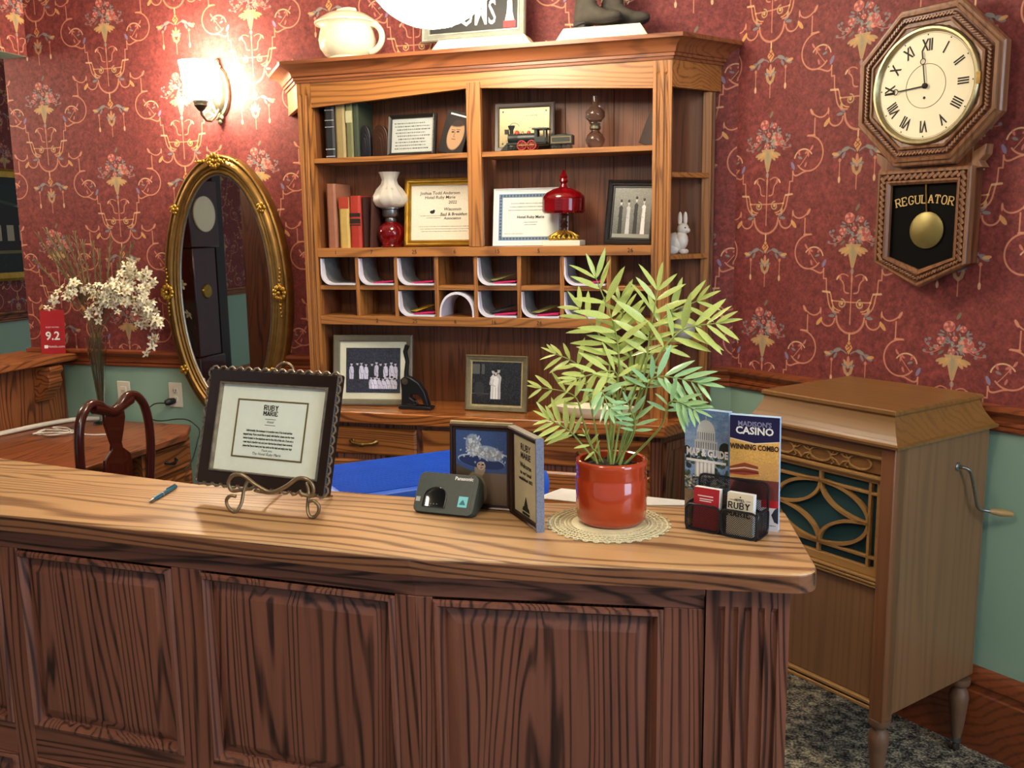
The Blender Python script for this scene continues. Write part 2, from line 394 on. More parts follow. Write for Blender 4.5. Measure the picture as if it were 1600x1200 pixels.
def wallpaper_mat(name, u_axis, u0, z0):
    m, nt, p = _mat(name); L = nt.links
    tc = N(nt, 'ShaderNodeTexCoord'); sp = N(nt, 'ShaderNodeSeparateXYZ'); L.new(tc.outputs['Object'], sp.inputs[0])
    def aff(out, o, s):
        a = N(nt, 'ShaderNodeMath', operation='SUBTRACT'); L.new(out, a.inputs[0]); a.inputs[1].default_value = o
        b = N(nt, 'ShaderNodeMath', operation='DIVIDE'); L.new(a.outputs[0], b.inputs[0]); b.inputs[1].default_value = s; return b
    cb = N(nt, 'ShaderNodeCombineXYZ'); L.new(aff(sp.outputs[u_axis], u0, TW/1000).outputs[0], cb.inputs[0]); L.new(aff(sp.outputs[2], z0, TH/1000).outputs[0], cb.inputs[1])
    t = N(nt, 'ShaderNodeTexImage'); t.image = WALLPAPER; t.extension = 'REPEAT'; L.new(cb.outputs[0], t.inputs[0])
    nz = N(nt, 'ShaderNodeTexNoise', Scale=60.0, Detail=4.0); L.new(tc.outputs['Object'], nz.inputs['Vector'])
    hs = N(nt, 'ShaderNodeHueSaturation'); mv = N(nt, 'ShaderNodeMapRange'); mv.inputs['To Min'].default_value = .86; mv.inputs['To Max'].default_value = 1.14
    L.new(nz.outputs['Fac'], mv.inputs['Value']); L.new(mv.outputs[0], hs.inputs['Value']); L.new(t.outputs[0], hs.inputs['Color'])
    L.new(hs.outputs[0], p.inputs['Base Color']); p.inputs['Roughness'].default_value = .62; p.inputs['Specular IOR Level'].default_value = .25
    return m
# ------------------------------------------------------------------ shared materials
GREEN = pm('green_paint', '#87a896', '#91b2a0', 3, .45)
OAK_H = oak('golden_oak', '#aa7038', '#5f3416', 'x', .38, coat=.12, contrast=.55, rings=15)
CORNICE = oak('stained_shaded_oak_cornice', '#8e5430', '#502a16', 'x', .4, contrast=.5, rings=12)  # darker than the frieze: reddish stain plus shade put into the colour
OAK_V = oak('golden_oak_upright', '#aa7038', '#522a12', 'z', .38, coat=.12, contrast=.6, rings=15, lat=9)
BACKP = oak('stained_oak_back_panel', '#7d4a2c', '#361a10', 'z', .42, lat=9, fine=.55, contrast=.45, lon=.4)
DESK_V = oak('dark_oak_upright', '#7a4b39', '#26130f', 'z', .42, lat=8, rings=14, freq=46, coat=.08)
DESK_H = oak('dark_oak_level', '#7a4b39', '#26130f', 'x', .42, lat=8, rings=14, freq=46, coat=.08)
TOP_OAK = oak('worn_oak_top', '#c49c6e', '#6e4728', 'x', .36, rings=9, lat=6, lon=.9, fine=.34, coat=.25, freq=40)
RAIL = oak('red_oak_trim', '#8e4a28', '#4e2412', 'x', .35, rings=6, contrast=.5, coat=.3)
LEDGE = oak('ledge_oak', '#96592f', '#502810', 'y', .4)
PHON = oak('walnut_veneer', '#785638', '#583e27', 'z', .42, rings=5, lat=9, lon=.5, contrast=.35, fine=.25, coat=.15)
PHON_T = oak('walnut_veneer_top', '#80592b', '#5e3e1a', 'x', .4, rings=5, lat=8, contrast=.4, coat=.2)
MAHOG = pm('dark_mahogany', '#4a1a12', '#2c0e0a', 14, .22, coat=.4, stretch=(1, 1, .2))
GOLD = pm('antique_gold', '#97743c', '#5c421c', 22, .38, .7, .15)
GILT = pm('bright_gilt', '#c9a448', '#8a6420', 30, .3, .85)
BRONZE = pm('pewter_bronze', '#8a8068', '#4a4234', 40, .4, .8)
BRASS = pm('aged_brass', '#9a7b45', '#4f3a1c', 60, .35, .9)
BLACK = pm('black_plastic', '#141516', '#1e2021', 80, .45)
IRON = pm('black_iron', '#15161a', '#232429', 40, .4, .3)
CREAM = pm('cream_ceramic', '#efe8cc', '#e4dcba', 8, .2, coat=.4)
PAPER = pm('white_paper', '#eef0ee', '#e2e5e4', 50, .7)
MATW = pm('white_mat_board', '#dfe6da', '#d3dccf', 60, .8)
INK = pm('black_ink', '#15130f', '#221f19', 90, .7)
WHITEP = pm('white_print', '#f4f4f2', '#e9e9e7', 90, .6)
IVORY = pm('ivory_plate', '#e5e0cc', '#dad5c0', 20, .35)
GLASS = pm('clear_glass', '#eef4f2', '#ffffff', 10, .03, trans=1.0, ior=1.45)
STEEL = pm('worn_steel', '#9d9d98', '#6d6d69', 70, .3, .9)
# ------------------------------------------------------------------ the room
YB = 3.62                                             # face of the back wall
A_W = R(-38.7)                                        # the diagonal wall
DW, NW = Vector((math.cos(A_W), math.sin(A_W), 0)), Vector((-math.sin(A_W), math.cos(A_W), 0))
CORN = Vector((-.2225, YB, 0)); ZC = 2.95
WP_B = wallpaper_mat('wallpaper_back', 0, -2.965, 1.905)
WP_R = wallpaper_mat('wallpaper_diagonal', 0, .146, 1.911)
WP_L = wallpaper_mat('wallpaper_partition', 1, 3.2, 2.3)
WP_F = wallpaper_mat('wallpaper_far', 1, 5.55, 1.55)
def wall(name, v0, v1, t, mats, parent=None, loc=(0,0,0), rot=0, zsplit=1.03, zt=ZC):
    """slab along local x from v0 to v1, face at y=0, thickness t behind; painted wainscot below zsplit"""
    v, f = [], []
    for z in (0, zsplit, zt):
        v += [(v0, 0, z), (v1, 0, z), (v1, t, z), (v0, t, z)]
    for k in range(2):
        b = 4*k; f += [(b, b+1, b+5, b+4), (b+1, b+2, b+6, b+5), (b+2, b+3, b+7, b+6), (b+3, b, b+4, b+7)]
    f += [(3, 2, 1, 0), (8, 9, 10, 11)]
    me = bpy.data.meshes.new(name); me.from_pydata(v, [], f)
    o = link(name, me, mats, parent, loc, (0, 0, rot))
    for i, p in enumerate(me.polygons): p.material_index = 0 if i < 4 or i == 8 else 1
    return struct(o)
CARPET = None
def carpet():
    m, nt, p = _mat('loop_carpet'); L = nt.links
    tc = N(nt, 'ShaderNodeTexCoord'); v = N(nt, 'ShaderNodeTexVoronoi', Scale=150.0); L.new(tc.outputs['Object'], v.inputs['Vector'])
    n1 = N(nt, 'ShaderNodeTexNoise', Scale=28.0, Detail=3.0); L.new(tc.outputs['Object'], n1.inputs['Vector'])
    n2 = N(nt, 'ShaderNodeTexNoise', Scale=120.0, Detail=2.0); L.new(tc.outputs['Object'], n2.inputs['Vector'])
    a = N(nt, 'ShaderNodeMath', operation='ADD'); L.new(n1.outputs['Fac'], a.inputs[0]); L.new(n2.outputs['Fac'], a.inputs[1])
    cr = N(nt, 'ShaderNodeValToRGB'); e = cr.color_ramp.elements
    e[0].position = .40; e[0].color = lin('#2c2b29'); e[1].position = .62; e[1].color = lin('#b3a88c'); x = cr.color_ramp.elements.new(.5); x.color = lin('#6d675c')
    h = N(nt, 'ShaderNodeMath', operation='MULTIPLY'); h.inputs[1].default_value = .5; L.new(a.outputs[0], h.inputs[0]); L.new(h.outputs[0], cr.inputs[0])
    L.new(cr.outputs[0], p.inputs['Base Color']); p.inputs['Roughness'].default_value = .95; p.inputs['Specular IOR Level'].default_value = .1
    b = N(nt, 'ShaderNodeBump', Strength=.8, Distance=.006); L.new(v.outputs['Distance'], b.inputs['Height']); L.new(b.outputs[0], p.inputs['Normal'])
    return m
fl = struct(G().box(-5.6, 4.2, -3.2, 7.4, -.05, 0).obj('floor', carpet()))
ce = struct(G().box(-5.6, 4.2, -3.2, 7.4, ZC, ZC+.05).obj('ceiling', pm('ceiling_paint', '#d8d2c4', '#cfc8ba', 2, .8)))
wall('wall_back', -3.535, CORN.x+.02, .14, [GREEN, WP_B], loc=(0, YB, 0))
wall('wall_right', 0, 3.2, .14, [GREEN, WP_R], loc=CORN, rot=A_W)
# far room beyond the service opening: wall parallel to y
def wall_y(name, X, y0, y1, t, mats, zs=1.03, z0=0, zt=ZC):
    v, f = [], []
    for z in (z0, max(zs, z0+.001), zt): v += [(X, y0, z), (X, y1, z), (X-t, y1, z), (X-t, y0, z)]
    for k in range(2):
        b = 4*k; f += [(b, b+1, b+5, b+4), (b+1, b+2, b+6, b+5), (b+2, b+3, b+7, b+6), (b+3, b, b+4, b+7)]
    f += [(3, 2, 1, 0), (8, 9, 10, 11)]
    me = bpy.data.meshes.new(name); me.from_pydata(v, [], f); o = link(name, me, mats, None)
    for i, p in enumerate(me.polygons): p.material_index = 0 if i < 4 or i == 8 else 1
    return struct(o)
wall_y('wall_far', -5.5, -3.0, 7.2, .1, [GREEN, WP_F])
XP = -3.395                                           # partition with the service opening
pl = wall_y('wall_left', XP, 2.86, YB-.002, .14, [GREEN, WP_L], z0=2.42, zs=2.421)
struct(G().box(XP-.14, XP+.045, 2.86, YB-.004, 0, 1.028).obj('wall_partition', oak('partition_oak', '#8a5330', '#42200f', 'z', .42)))
post = struct(G().box(XP-.16, XP+.04, 1.15, 1.62, 0, ZC).obj('trim_4', oak('pillar_oak', '#5d3018', '#35190c', 'z', .4)))
# chair rails and skirting: moulded profile (depth, z)
def moulding(name, path, prof, mat):
    """extrude a profile along a straight run; path = start, direction, normal towards room, length"""
    a, d, n, Ln = Vector(path[0]), Vector(path[1]), Vector(path[2]), path[3]
    L = [[a+n*q+Vector((0, 0, z)) for q, z in prof], [a+d*Ln+n*q+Vector((0, 0, z)) for q, z in prof]]
    g = G(); g.loops(L, True, True); return struct(g.obj(name, mat, smooth=25))
RP = [(0, 1.004), (.012, 1.004), (.016, 1.01), (.016, 1.018), (.011, 1.021), (.018, 1.026), (.018, 1.033), (.012, 1.036), (.016, 1.05), (.028, 1.058), (.034, 1.066), (.034, 1.078), (0, 1.082)]
moulding('trim_1', ((-3.535, YB, 0), (1, 0, 0), (0, -1, 0), 1.53), RP, RAIL)
moulding('trim_6', ((-.298, YB, 0), (1, 0, 0), (0, -1, 0), .298+CORN.x), RP, RAIL)
moulding('trim_2', (CORN, DW, -NW, 3.1), RP, RAIL)
moulding('trim_3', ((-5.5, -3, 0), (0, 1, 0), (1, 0, 0), 10), RP, LEDGE)
BP = [(0, 0), (.022, 0), (.022, .185), (.017, .19), (.017, .2), (.02, .212), (.026, .218), (.026, .24), (.02, .255), (.008, .264), (0, .266)]
moulding('baseboard_right', (CORN, DW, -NW, 3.1), BP, RAIL)
moulding('baseboard_back', ((-3.34, YB, 0), (1, 0, 0), (0, -1, 0), 1.24), BP, RAIL)
moulding('baseboard_far', ((-5.5, -3, 0), (0, 1, 0), (1, 0, 0), 10), BP, LEDGE)
# service ledge with corbel
lg = thing('service_ledge', 'thick oak ledge board of the service opening at the left', 'ledge', (XP, 2.6, 1.03))
G().box(-.2, .145, .24, 1.016, 0, .032).obj('board', LEDGE, lg, bevel=.006)
cb = [(0, -.01), (.10, -.01), (.105, -.03), (.085, -.05), (.095, -.08), (.075, -.12), (.06, -.125), (.035, -.17), (0, -.18)]
kb = tag(G().prism(cb, -.04, .04, 'y').obj('oak_corbel', LEDGE, None, (XP+.0465, 3.46, 1.029), bevel=.003), 'scrolled oak corbel under the end of the service ledge', 'corbel')
# far room: picture, tall clock, door casing (also what the mirror shows)
DARKW = oak('dark_casing', '#6a3820', '#3a1c10', 'z', .4)
struct(G().box(-5.5, -5.46, -.80, -.66, 0, 2.9).box(-5.5, -5.44, -.66, -.61, 0, 2.9).obj('trim_5', DARKW))
struct(G().box(-5.49, -5.42, -.95, -.81, 0, 2.9).obj('door_1', pm('dark_door', '#1d1512', '#2a1d17', 8, .3)))
tc_ = thing('tall_clock', 'dark tall-case clock with glass door in the room behind the service opening', 'clock', (-5.3, -.30, 0))
G().box(-.16, .12, -.2, .2, 0, .5).box(-.14, .1, -.17, .17, .5, 1.5).box(-.16, .12, -.22, .22, 1.5, 2.1).obj('case', MAHOG, tc_, bevel=.01)
G().lathe([(.16, 0), (.16, .012), (.0, .014)], 28, (.121, 0, 1.8), 'x').obj('dial', CREAM, tc_, smooth=40)
G().lathe([(.07, 0), (.06, .012), (.0, .014)], 24, (.102, 0, 1.1), 'x').obj('pendulum_bob', GILT, tc_, smooth=40)
# ------------------------------------------------------------------ reception desk
DZ = 1.02
P0, PB, P1 = Vector((-1.61, 1.52, 0)), Vector((-.655, 1.492, 0)), Vector((.043, 1.592, 0))
tl = (PB-P0).normalized(); nl = Vector((-tl.y, tl.x, 0)); tr = (P1-PB).normalized(); nr = Vector((-tr.y, tr.x, 0))
P_left = P0-tl*.75
def rounded(pts, idx, r, n=6):
    out = []
    for i, p in enumerate(pts):
        if i not in idx: out.append(p); continue
        a, b = Vector(pts[i-1]), Vector(pts[(i+1) % len(pts)]); p = Vector(p); u = (a-p).normalized(); v = (b-p).normalized()
        s, e = p+u*r, p+v*r
        for k in range(n+1):
            t = k/n; out.append(tuple(s*(1-t)**2+p*2*t*(1-t)+e*t*t))
    return out
top_poly = [(P_left.x, P_left.y), (P0.x, P0.y), (PB.x, PB.y), (.058, 1.590), (-.004, 1.94), (-.212, 1.948), (-.65, 1.858), (-1.0, 1.862), (-1.339, 1.834), (-1.651, 1.878), (-2.03, 1.935), (-2.33, 1.97)]
ct = thing('countertop', 'long oak countertop of the reception desk with a rounded corner', 'countertop', (0, 0, DZ))
pl_ = rounded(top_poly, (3,), .05)
G().prism(pl_, -.034, 0).obj('board', TOP_OAK, ct, bevel=.004, seg=3)
nF = 3+7+1; fe = [Vector((p[0], p[1], 0)) for p in pl_[:nF]]; eo = []
for i, p in enumerate(fe):
    t = (fe[min(i+1, nF-1)]-fe[max(i-1, 0)]).normalized(); eo.append(p+Vector((t.y, -t.x, 0))*.0012)
G().loops([[(q.x, q.y, -.0355), (q.x, q.y, -.006), (p.x, p.y, -.004), (p.x, p.y, -.036)] for p, q in zip(fe, eo)], True, True).obj('edge_band', oak('shaded_edge_oak', '#85573a', '#2c160d', 'x', .4, rings=9, lat=9, freq=60), ct)  # front edge darker than the board: shading put into its oak colour
# darker fascia band under the front edge
fr = [P_left, P0, PB, P1-tr*.045]
rd = thing('reception_desk', 'dark oak reception desk front with raised panels and a fluted corner post', 'desk', (0, 0, 0))
OFF = .03
def seg_frame(p, t, n, s): return p+t*s+n*OFF
def on(pf, s, d, z):    # point on the front face: along s, depth d (into desk), height z
    p, t, n = pf; q = p+t*s+n*(OFF+d); return (q.x, q.y, z)
FL, FR = (P0, tl, nl), (PB, tr, nr)
sB = (PB-P0).length; sE = (P1-PB).length-.03
def slab(g, pf, s0, s1, d0, d1, z0, z1):
    v = [on(pf, s, d, z) for z in (z0, z1) for d in (d0, d1) for s in (s0, s1)]
    return g.add(v, [(0,2,3,1),(4,5,7,6),(0,1,5,4),(2,6,7,3),(0,4,6,2),(1,3,7,5)])
slab(slab(G(), FL, -.7, sB, -.012, .05, .962, .986), FR, 0, .530, -.012, .05, .962, .986).obj('top_rail', DESK_H, rd, bevel=.002)
slab(slab(G(), FL, -.7, sB, 0, .05, .934, .962), FR, 0, .530, 0, .05, .934, .962).obj('frieze', DESK_H, rd, bevel=.002)
ROWS = ((.515, .930), (.09, .44))
for s0, s1, pf in ((-.7, -.46, FL), (-.055, 0, FL), (.406, .476, FL), (.910, sB, FL), (0, .034, FR), (.458, .530, FR)):
    slab(G(), pf, s0, s1, 0, .05, .09, .934).obj('stile', DESK_V, rd, bevel=.0015)
for pf, s0, s1 in ((FL, -.46, -.055), (FL, 0, .406), (FL, .476, .910), (FR, .034, .458)):
    slab(G(), pf, s0, s1, 0, .05, .44, .515).obj('cross_rail', DESK_H, rd, bevel=.0015)
    for z0, z1 in ROWS:
        g = G()       # raised panel: sunk edge, bevelled field
        L = []
        for ins, d in ((0, .0), (.004, -.006), (.010, -.008), (.015, -.001), (.019, .012), (.022, .013), (.046, .002), (.049, .002)):
            L.append([on(pf, s0+ins, d, z0+ins), on(pf, s1-ins, d, z0+ins), on(pf, s1-ins, d, z1-ins), on(pf, s0+ins, d, z1-ins)])
        G().loops(L[:5]).obj('panel_moulding', DESK_H if z0 < .3 else DESK_V, rd, smooth=30)
        G().loops(L[4:], False, True).obj('raised_panel', DESK_V, rd, smooth=30)
slab(slab(G(), FL, -.7, sB, -.01, .05, 0, .09), FR, 0, .530, -.01, .05, 0, .09).obj('plinth', DESK_H, rd, bevel=.003)
# fluted corner post: profile with five flutes
s0, s1 = .532, .675
prof = [(s0, .06), (s0, -.008)]
nf = 5; w = (s1-s0-.03)/nf
for k in range(nf):
    c = s0+.015+w*(k+.5); hw = w*.30
    for j in range(7):
        a = math.pi*j/6; prof.append((c-hw*math.cos(a), -.008+.007*math.sin(a)))
prof += [(s1, -.008), (s1, .06)]
L = [[on(FR, s, d, z) for s, d in prof] for z in (.02, .952)]
flat = [(s, -.008 if .05 > d else d) for s, d in prof]
LL = [[on(FR, s, d, .0) for s, d in flat], [on(FR, s, d, .10) for s, d in flat], L[0], L[1], [on(FR, s, d, .953) for s, d in flat], [on(FR, s, d, .986) for s, d in flat]]
LL[2] = [on(FR, s, d, .10) for s, d in prof]; LL[3] = [on(FR, s, d, .935) for s, d in prof]; LL[4] = [on(FR, s, d, .945) for s, d in flat]
G().loops(LL, True, True).obj('fluted_post', DESK_V, rd, smooth=30)
slab(G(), FR, .645, .675, .06, .30, 0, .986).obj('end_panel', DESK_V, rd)
slab(slab(G(), FL, -.7, sB, .05, .065, .05, .98), FR, 0, .645, .05, .065, .05, .98).obj('backing', DESK_V, rd)
# ------------------------------------------------------------------ hutch: base, worktop, upper bookcase
YF, YBK = 3.41, 3.598
zs1 = hz(610, 243, YF); zs2 = hz(760, 385.5, YF); zs3 = hz(700, 495.5, YF)
CT = .906
X_L, X_L2 = hx(464, 150, YF), hx(486, 170, YF)
X_R1, X_R = hx(1020, 150, YF), hx(1050, 136, YF)
ZF0 = (hz(485, 169, YF)+hz(1020, 137, YF))/2; ZC0 = (hz(464, 131, YF)+hz(1051, 92, YF))/2; ZTOP = 2.268
XM = (X_L2+X_R1)/2
hb = thing('drawer_cabinet', 'low oak cabinet with drawers under the tall hutch', 'cabinet', (XM, 3.5, 0))
hw = thing('hutch_worktop', 'glossy oak worktop between the hutch and its drawers', 'worktop', (XM, 3.5, CT))
def rel(o): return lambda x, y, z: (x-o.location.x, y-o.location.y, z-o.location.z)
# base plan: front with clipped right corner
bx0, bx1 = -2.0, -.43
basep = [(-2.08, 3.615), (bx0, 3.335), (bx1-.02, 3.335), (-.375, 3.48), (-.31, 3.615)]
G().prism([(x-XM, y-3.5) for x, y in basep], 0, CT-.048).obj('body', DESK_V, hb)
topp = [(-2.12, 3.618), (-2.04, 3.285), (-.430, 3.285), (-.345, 3.46), (-.28, 3.618)]
G().prism([(x-XM, y-3.5) for x, y in topp], -.046, 0).obj('board', oak('worktop_oak', '#a4622e', '#5e2f12', 'x', .22, coat=.5), hw, bevel=.006)
def pull(parent, x, y, z):
    G().tube([(x-.052, y-.004, z), (x-.042, y-.020, z-.005), (x, y-.024, z-.010), (x+.042, y-.020, z-.005), (x+.052, y-.004, z)], [.009, .006, .010, .006, .009], 8).ball((x, y-.024, z-.009), (.018, .010, .010)).ball((x-.052, y-.004, z), (.013, .005, .010)).ball((x+.052, y-.004, z), (.013, .005, .010)).obj('pull', BRASS, parent, smooth=60)
DRAW = oak('drawer_oak', '#a8672f', '#5a2c11', 'x', .35, coat=.2)
eds = [bx0+.03]+[hx(p, 690, 3.325) for p in (489, 655, 838, 1021)]
zr = (hz(980, 689, 3.325), hz(980, 734, 3.325), hz(980, 744, 3.325), hz(980, 800, 3.325))
for k in range(4):
    x0, x1 = eds[k]+.012-XM, eds[k+1]-.012-XM
    for z0, z1 in ((zr[1], zr[0]), (zr[3], zr[2]), (.38, zr[3]-.03)):
        L = [[(x0+i, -.166-q, z0+i), (x1-i, -.166-q, z0+i), (x1-i, -.166-q, z1-i), (x0+i, -.166-q, z1-i)] for i, q in ((0, 0), (0, .008), (.008, .016), (.012, .016))]
        d = G().loops(L, True, True).obj('drawer', DRAW, hb, smooth=30)
        pull(d, (x0+x1)/2, -.182, (z0+z1)/2)
# diagonal end door of the base
a, b = Vector((bx1-.02, 3.335)), Vector((-.375, 3.48)); t = (b-a).normalized(); n = Vector((t.y, -t.x))
def dpt(s, d, z): q = a+t*s+n*d; return (q.x-XM, q.y-3.5, z)
Ld = (b-a).length
for z0, z1 in ((.08, .83),):
    L = [[dpt(.015+i, q, z0+i), dpt(Ld-.015-i, q, z0+i), dpt(Ld-.015-i, q, z1-i), dpt(.015+i, q, z1-i)] for i, q in ((0, 0), (0, .014), (.03, .014), (.036, .006), (.04, .006))]
    G().loops(L, True, True).obj('end_door', DESK_V, hb, smooth=30)

hu = thing('hutch_bookcase', 'tall golden oak hutch with shelves, mail pigeonholes and a wide cornice', 'bookcase', (XM, 3.5, CT))
r_ = rel(hu)
def hbox(name, mat, x0, x1, y0, y1, z0, z1, bevel=.0015):
    return G().box(x0-XM, x1-XM, y0-3.5, y1-3.5, z0-CT, z1-CT).obj(name, mat, hu, bevel=bevel)
# back boards
nb = 9; xb0, xb1 = X_L-.09, -.300
for k in range(nb):
    w = (xb1-xb0)/nb; hbox('back_board', BACKP, xb0+k*w+.0008, xb0+(k+1)*w-.0008, YBK, YBK+.014, CT, ZTOP-.02, .001)
# fluted posts
def post_(x0, x1, flutes=2):
    w = x1-x0; pr = [(x0, YF+.03), (x0, YF)]
    for k in range(flutes):
        c = x0+w*(k+.5+.0)/flutes*.8+w*.08; h = w*.11
        for j in range(7):
            a_ = math.pi*j/6; pr.append((c-h*math.cos(a_), YF+.006*math.sin(a_)))
    pr += [(x1, YF), (x1, YF+.03)]
    fl_ = [(x, YF if y < YF+.02 else y) for x, y in pr]
    zt = ZC0-.045
    L = [[r_(x, y, z) for x, y in p] for p, z in ((fl_, CT), (pr, CT+.001), (pr, zt-.004), (fl_, zt+.004), (fl_, ZC0))]
    G().loops(L, True, True).obj('fluted_post', OAK_V, hu, smooth=35)
post_(X_L, X_L2); post_(X_R1, X_R)
hbox('side_panel', OAK_V, X_L+.004, X_L+.02, YF+.03, YBK, CT, ZTOP-.03)
hbox('side_panel', OAK_V, X_R1+.012, X_R1+.030, YF+.03, YBK, CT, ZTOP-.03)
hbox('side_panel', BACKP, X_L2-.012, X_L2, YF+.03, YBK, CT, ZTOP-.03)
# frieze with a shallow peaked arch
zp = (hz(740, 137, YF))
pf_ = [(X_L2-XM, ZF0-CT), (hx(735, 140, YF)-XM, zp-CT), (X_R1-XM, ZF0-CT), (X_R1-XM, ZC0+.01-CT), (X_L2-XM, ZC0+.01-CT)]
G().prism(pf_, YF+.002-3.5, YF+.024-3.5, 'y').obj('frieze', OAK_H, hu, bevel=.001)
hbox('top_board', OAK_H, X_L-.02, X_R+.02, YF+.03, YBK, ZC0-.005, ZC0+.02)
# side friezes back to the wall
inn = [Vector((-2.07, YB-.003)), Vector((X_L, YF)), Vector((X_R, YF)), Vector((-.284, YB-.003))]
out = [Vector((-2.155, YB-.003)), Vector((-1.952, 3.36)), Vector((-.396, 3.36)), Vector((-.206, YB-.003))]
for i, j in ((0, 1), (2, 3)):
    v = []
    for z in (ZF0+.002, ZC0+.01):
        for p in (inn[i], inn[j]): v.append(r_(p.x, p.y, z))
        for p in (inn[j], inn[i]): v.append(r_(p.x+(.02 if i == 0 else -.02), p.y+.01*(p.y < 3.5), z))
    G().loops([v[:4], v[4:]], True, True).obj('side_frieze', OAK_H, hu)
    c_ = [inn[i], inn[j]]
# cornice: profile swept round the three faces
PR = [(0, 0), (.10, .0), (.12, .012), (.22, .014), (.22, .026), (.30, .030), (.36, .046), (.50, .062), (.74, .074), (.90, .082), (1.0, .084), (1.0, 1)]
L = []
for tt, q in PR:
    z = ZC0+(q if q < 1 else ZTOP-ZC0)
    if q < 1: z = ZC0+q/.084*(ZTOP-.014-ZC0)
    L.append([r_(*(inn[k]*(1-tt)+out[k]*tt), z) for k in range(4)])
g = G(); g.loops(L, False, False, closed=False)
nL = len(L)
g.add([p for p in L[-1]], [(0, 1, 2, 3)])
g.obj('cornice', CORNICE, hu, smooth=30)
# stile and shelves
xs0, xs1 = hx(729, 180, YF), hx(751, 180, YF)
hbox('centre_stile', OAK_V, xs0, xs1, YF-.004, YF+.02, zs2, zp+.02)
hbox('divider', BACKP, (xs0+xs1)/2-.009, (xs0+xs1)/2+.009, YF+.02, YBK, zs2, zp+.03)
xa, xb = X_L2, X_R1
hbox('shelf', OAK_H, xa, xs0, YF+.004, YBK, zs1-.019, zs1); hbox('shelf', OAK_H, xs1, xb, YF+.004, YBK, zs1-.019, zs1)
hbox('shelf', OAK_H, xa, xb, YF-.002, YBK, zs2-.036, zs2)
hbox('shelf', OAK_H, xa, xb, YF-.002, YBK, zs3-.036, zs3)
edges = [hx(p, 440, YF) for p in (557.5, 618, 681, 742.5, 810.5, 877.5, 950.5)]
zmid = hz(700, 450, YF)
for e in edges: hbox('pigeonhole_divider', OAK_V, e-.008, e+.008, YF+.006, YBK, zs3, zs2-.036, .001)
cells = [xa]+edges+[xb]
for i in range(8): hbox('pigeonhole_shelf', OAK_H, cells[i]+(.008 if i else 0), cells[i+1]-(.008 if i < 7 else 0), YF+.008, YBK, zmid-.009, zmid+.009, .001)
for px, s in ((525, '1'), (581, '7'), (648, '25'), (711, '6'), (777, '15'), (842, '5'), (985, '26')):
    text(s, .022, INK, hu, r_(hx(px, 396, YF), YF-.0035, zs2-.018), 'number')
for px, s in ((590, '2'), (649, '25'), (712, '6'), (772, '16'), (843, '26')):
    text(s, .022, INK, hu, r_(hx(px, 505, YF), YF-.0035, zs3-.018), 'number')
# open end shelves on the clipped corner
hbox('end_stile', OAK_V, -.345, -.312, YBK-.018, YBK, CT, ZF0)
for py in (268, 398, 533):
    z = hz(1050, py, YF+.01)
    pz = [(X_R-.022, YF+.032), (X_R-.002, YF+.03), (-.318, YBK-.02), (-.318, YBK), (X_R-.022, YBK)]
    G().prism([(x-XM, y-3.5) for x, y in pz], z-.018-CT, z-CT).obj('end_shelf', OAK_H, hu, bevel=.0015)
ZE = [hz(1050, py, YF+.01) for py in (268, 398, 533)]
# ------------------------------------------------------------------ things in and on the hutch
def stand(px0, px1, py, Y): return hx(px0, py, Y), hx(px1, py, Y)
def book(label, px0, px1, pyb, h, col, col2, z, Y0, depth=.14, tilt=0, bands=None, cat='book', group=None, bandmat=None):
    x0, x1 = stand(px0, px1, pyb, Y0); w = x1-x0
    o = thing('book', label, cat, ((x0+x1)/2, Y0, z), (0, tilt, 0), group)
    m = pm('book_cloth', col, col2, 40, .6)
    G().prism([(-w/2, .006), (-w/2+w*.2, 0), (w/2-w*.2, 0), (w/2, .006), (w/2, depth), (w/2-.003, depth), (w/2-.003, .012), (-w/2+.003, .012), (-w/2+.003, depth), (-w/2, depth)], 0, h).obj('cover', m, o, smooth=30)
    G().box(-w/2+.0035, w/2-.0035, .0125, depth-.004, .003, h-.004).obj('pages', PAPER, o)
    for z0, z1 in (bands or ()): G().box(-w*.46, w*.46, -.0008, .004, z0*h, z1*h).obj('spine_band', bandmat or GILT, o)
    return o
SILV = pm('silver_print', '#c3c5c8', '#9ea1a5', 60, .4)
GRP1 = None
book('tall black book with silver spine bands on the top shelf', 509, 523.5, 240, .215, '#17181a', '#22242a', zs1, YF+.025, bands=((.03, .045), (.16, .175), (.56, .57), (.68, .69), (.86, .87)), bandmat=SILV)
book('tan cloth book next to the black book on the top shelf', 525, 540, 240, .235, '#9d8a5c', '#82714a', zs1, YF+.03)
book('olive green book with a pale spine label', 541.5, 552, 240, .225, '#71714a', '#5c5d3c', zs1, YF+.03, bands=((.6, .8),), bandmat=pm('pale_label', '#b8b48c', '#a09c78', 40, .6))
book('dark green book at the end of the top row', 553, 561, 240, .215, '#3c4534', '#30382a', zs1, YF+.035)
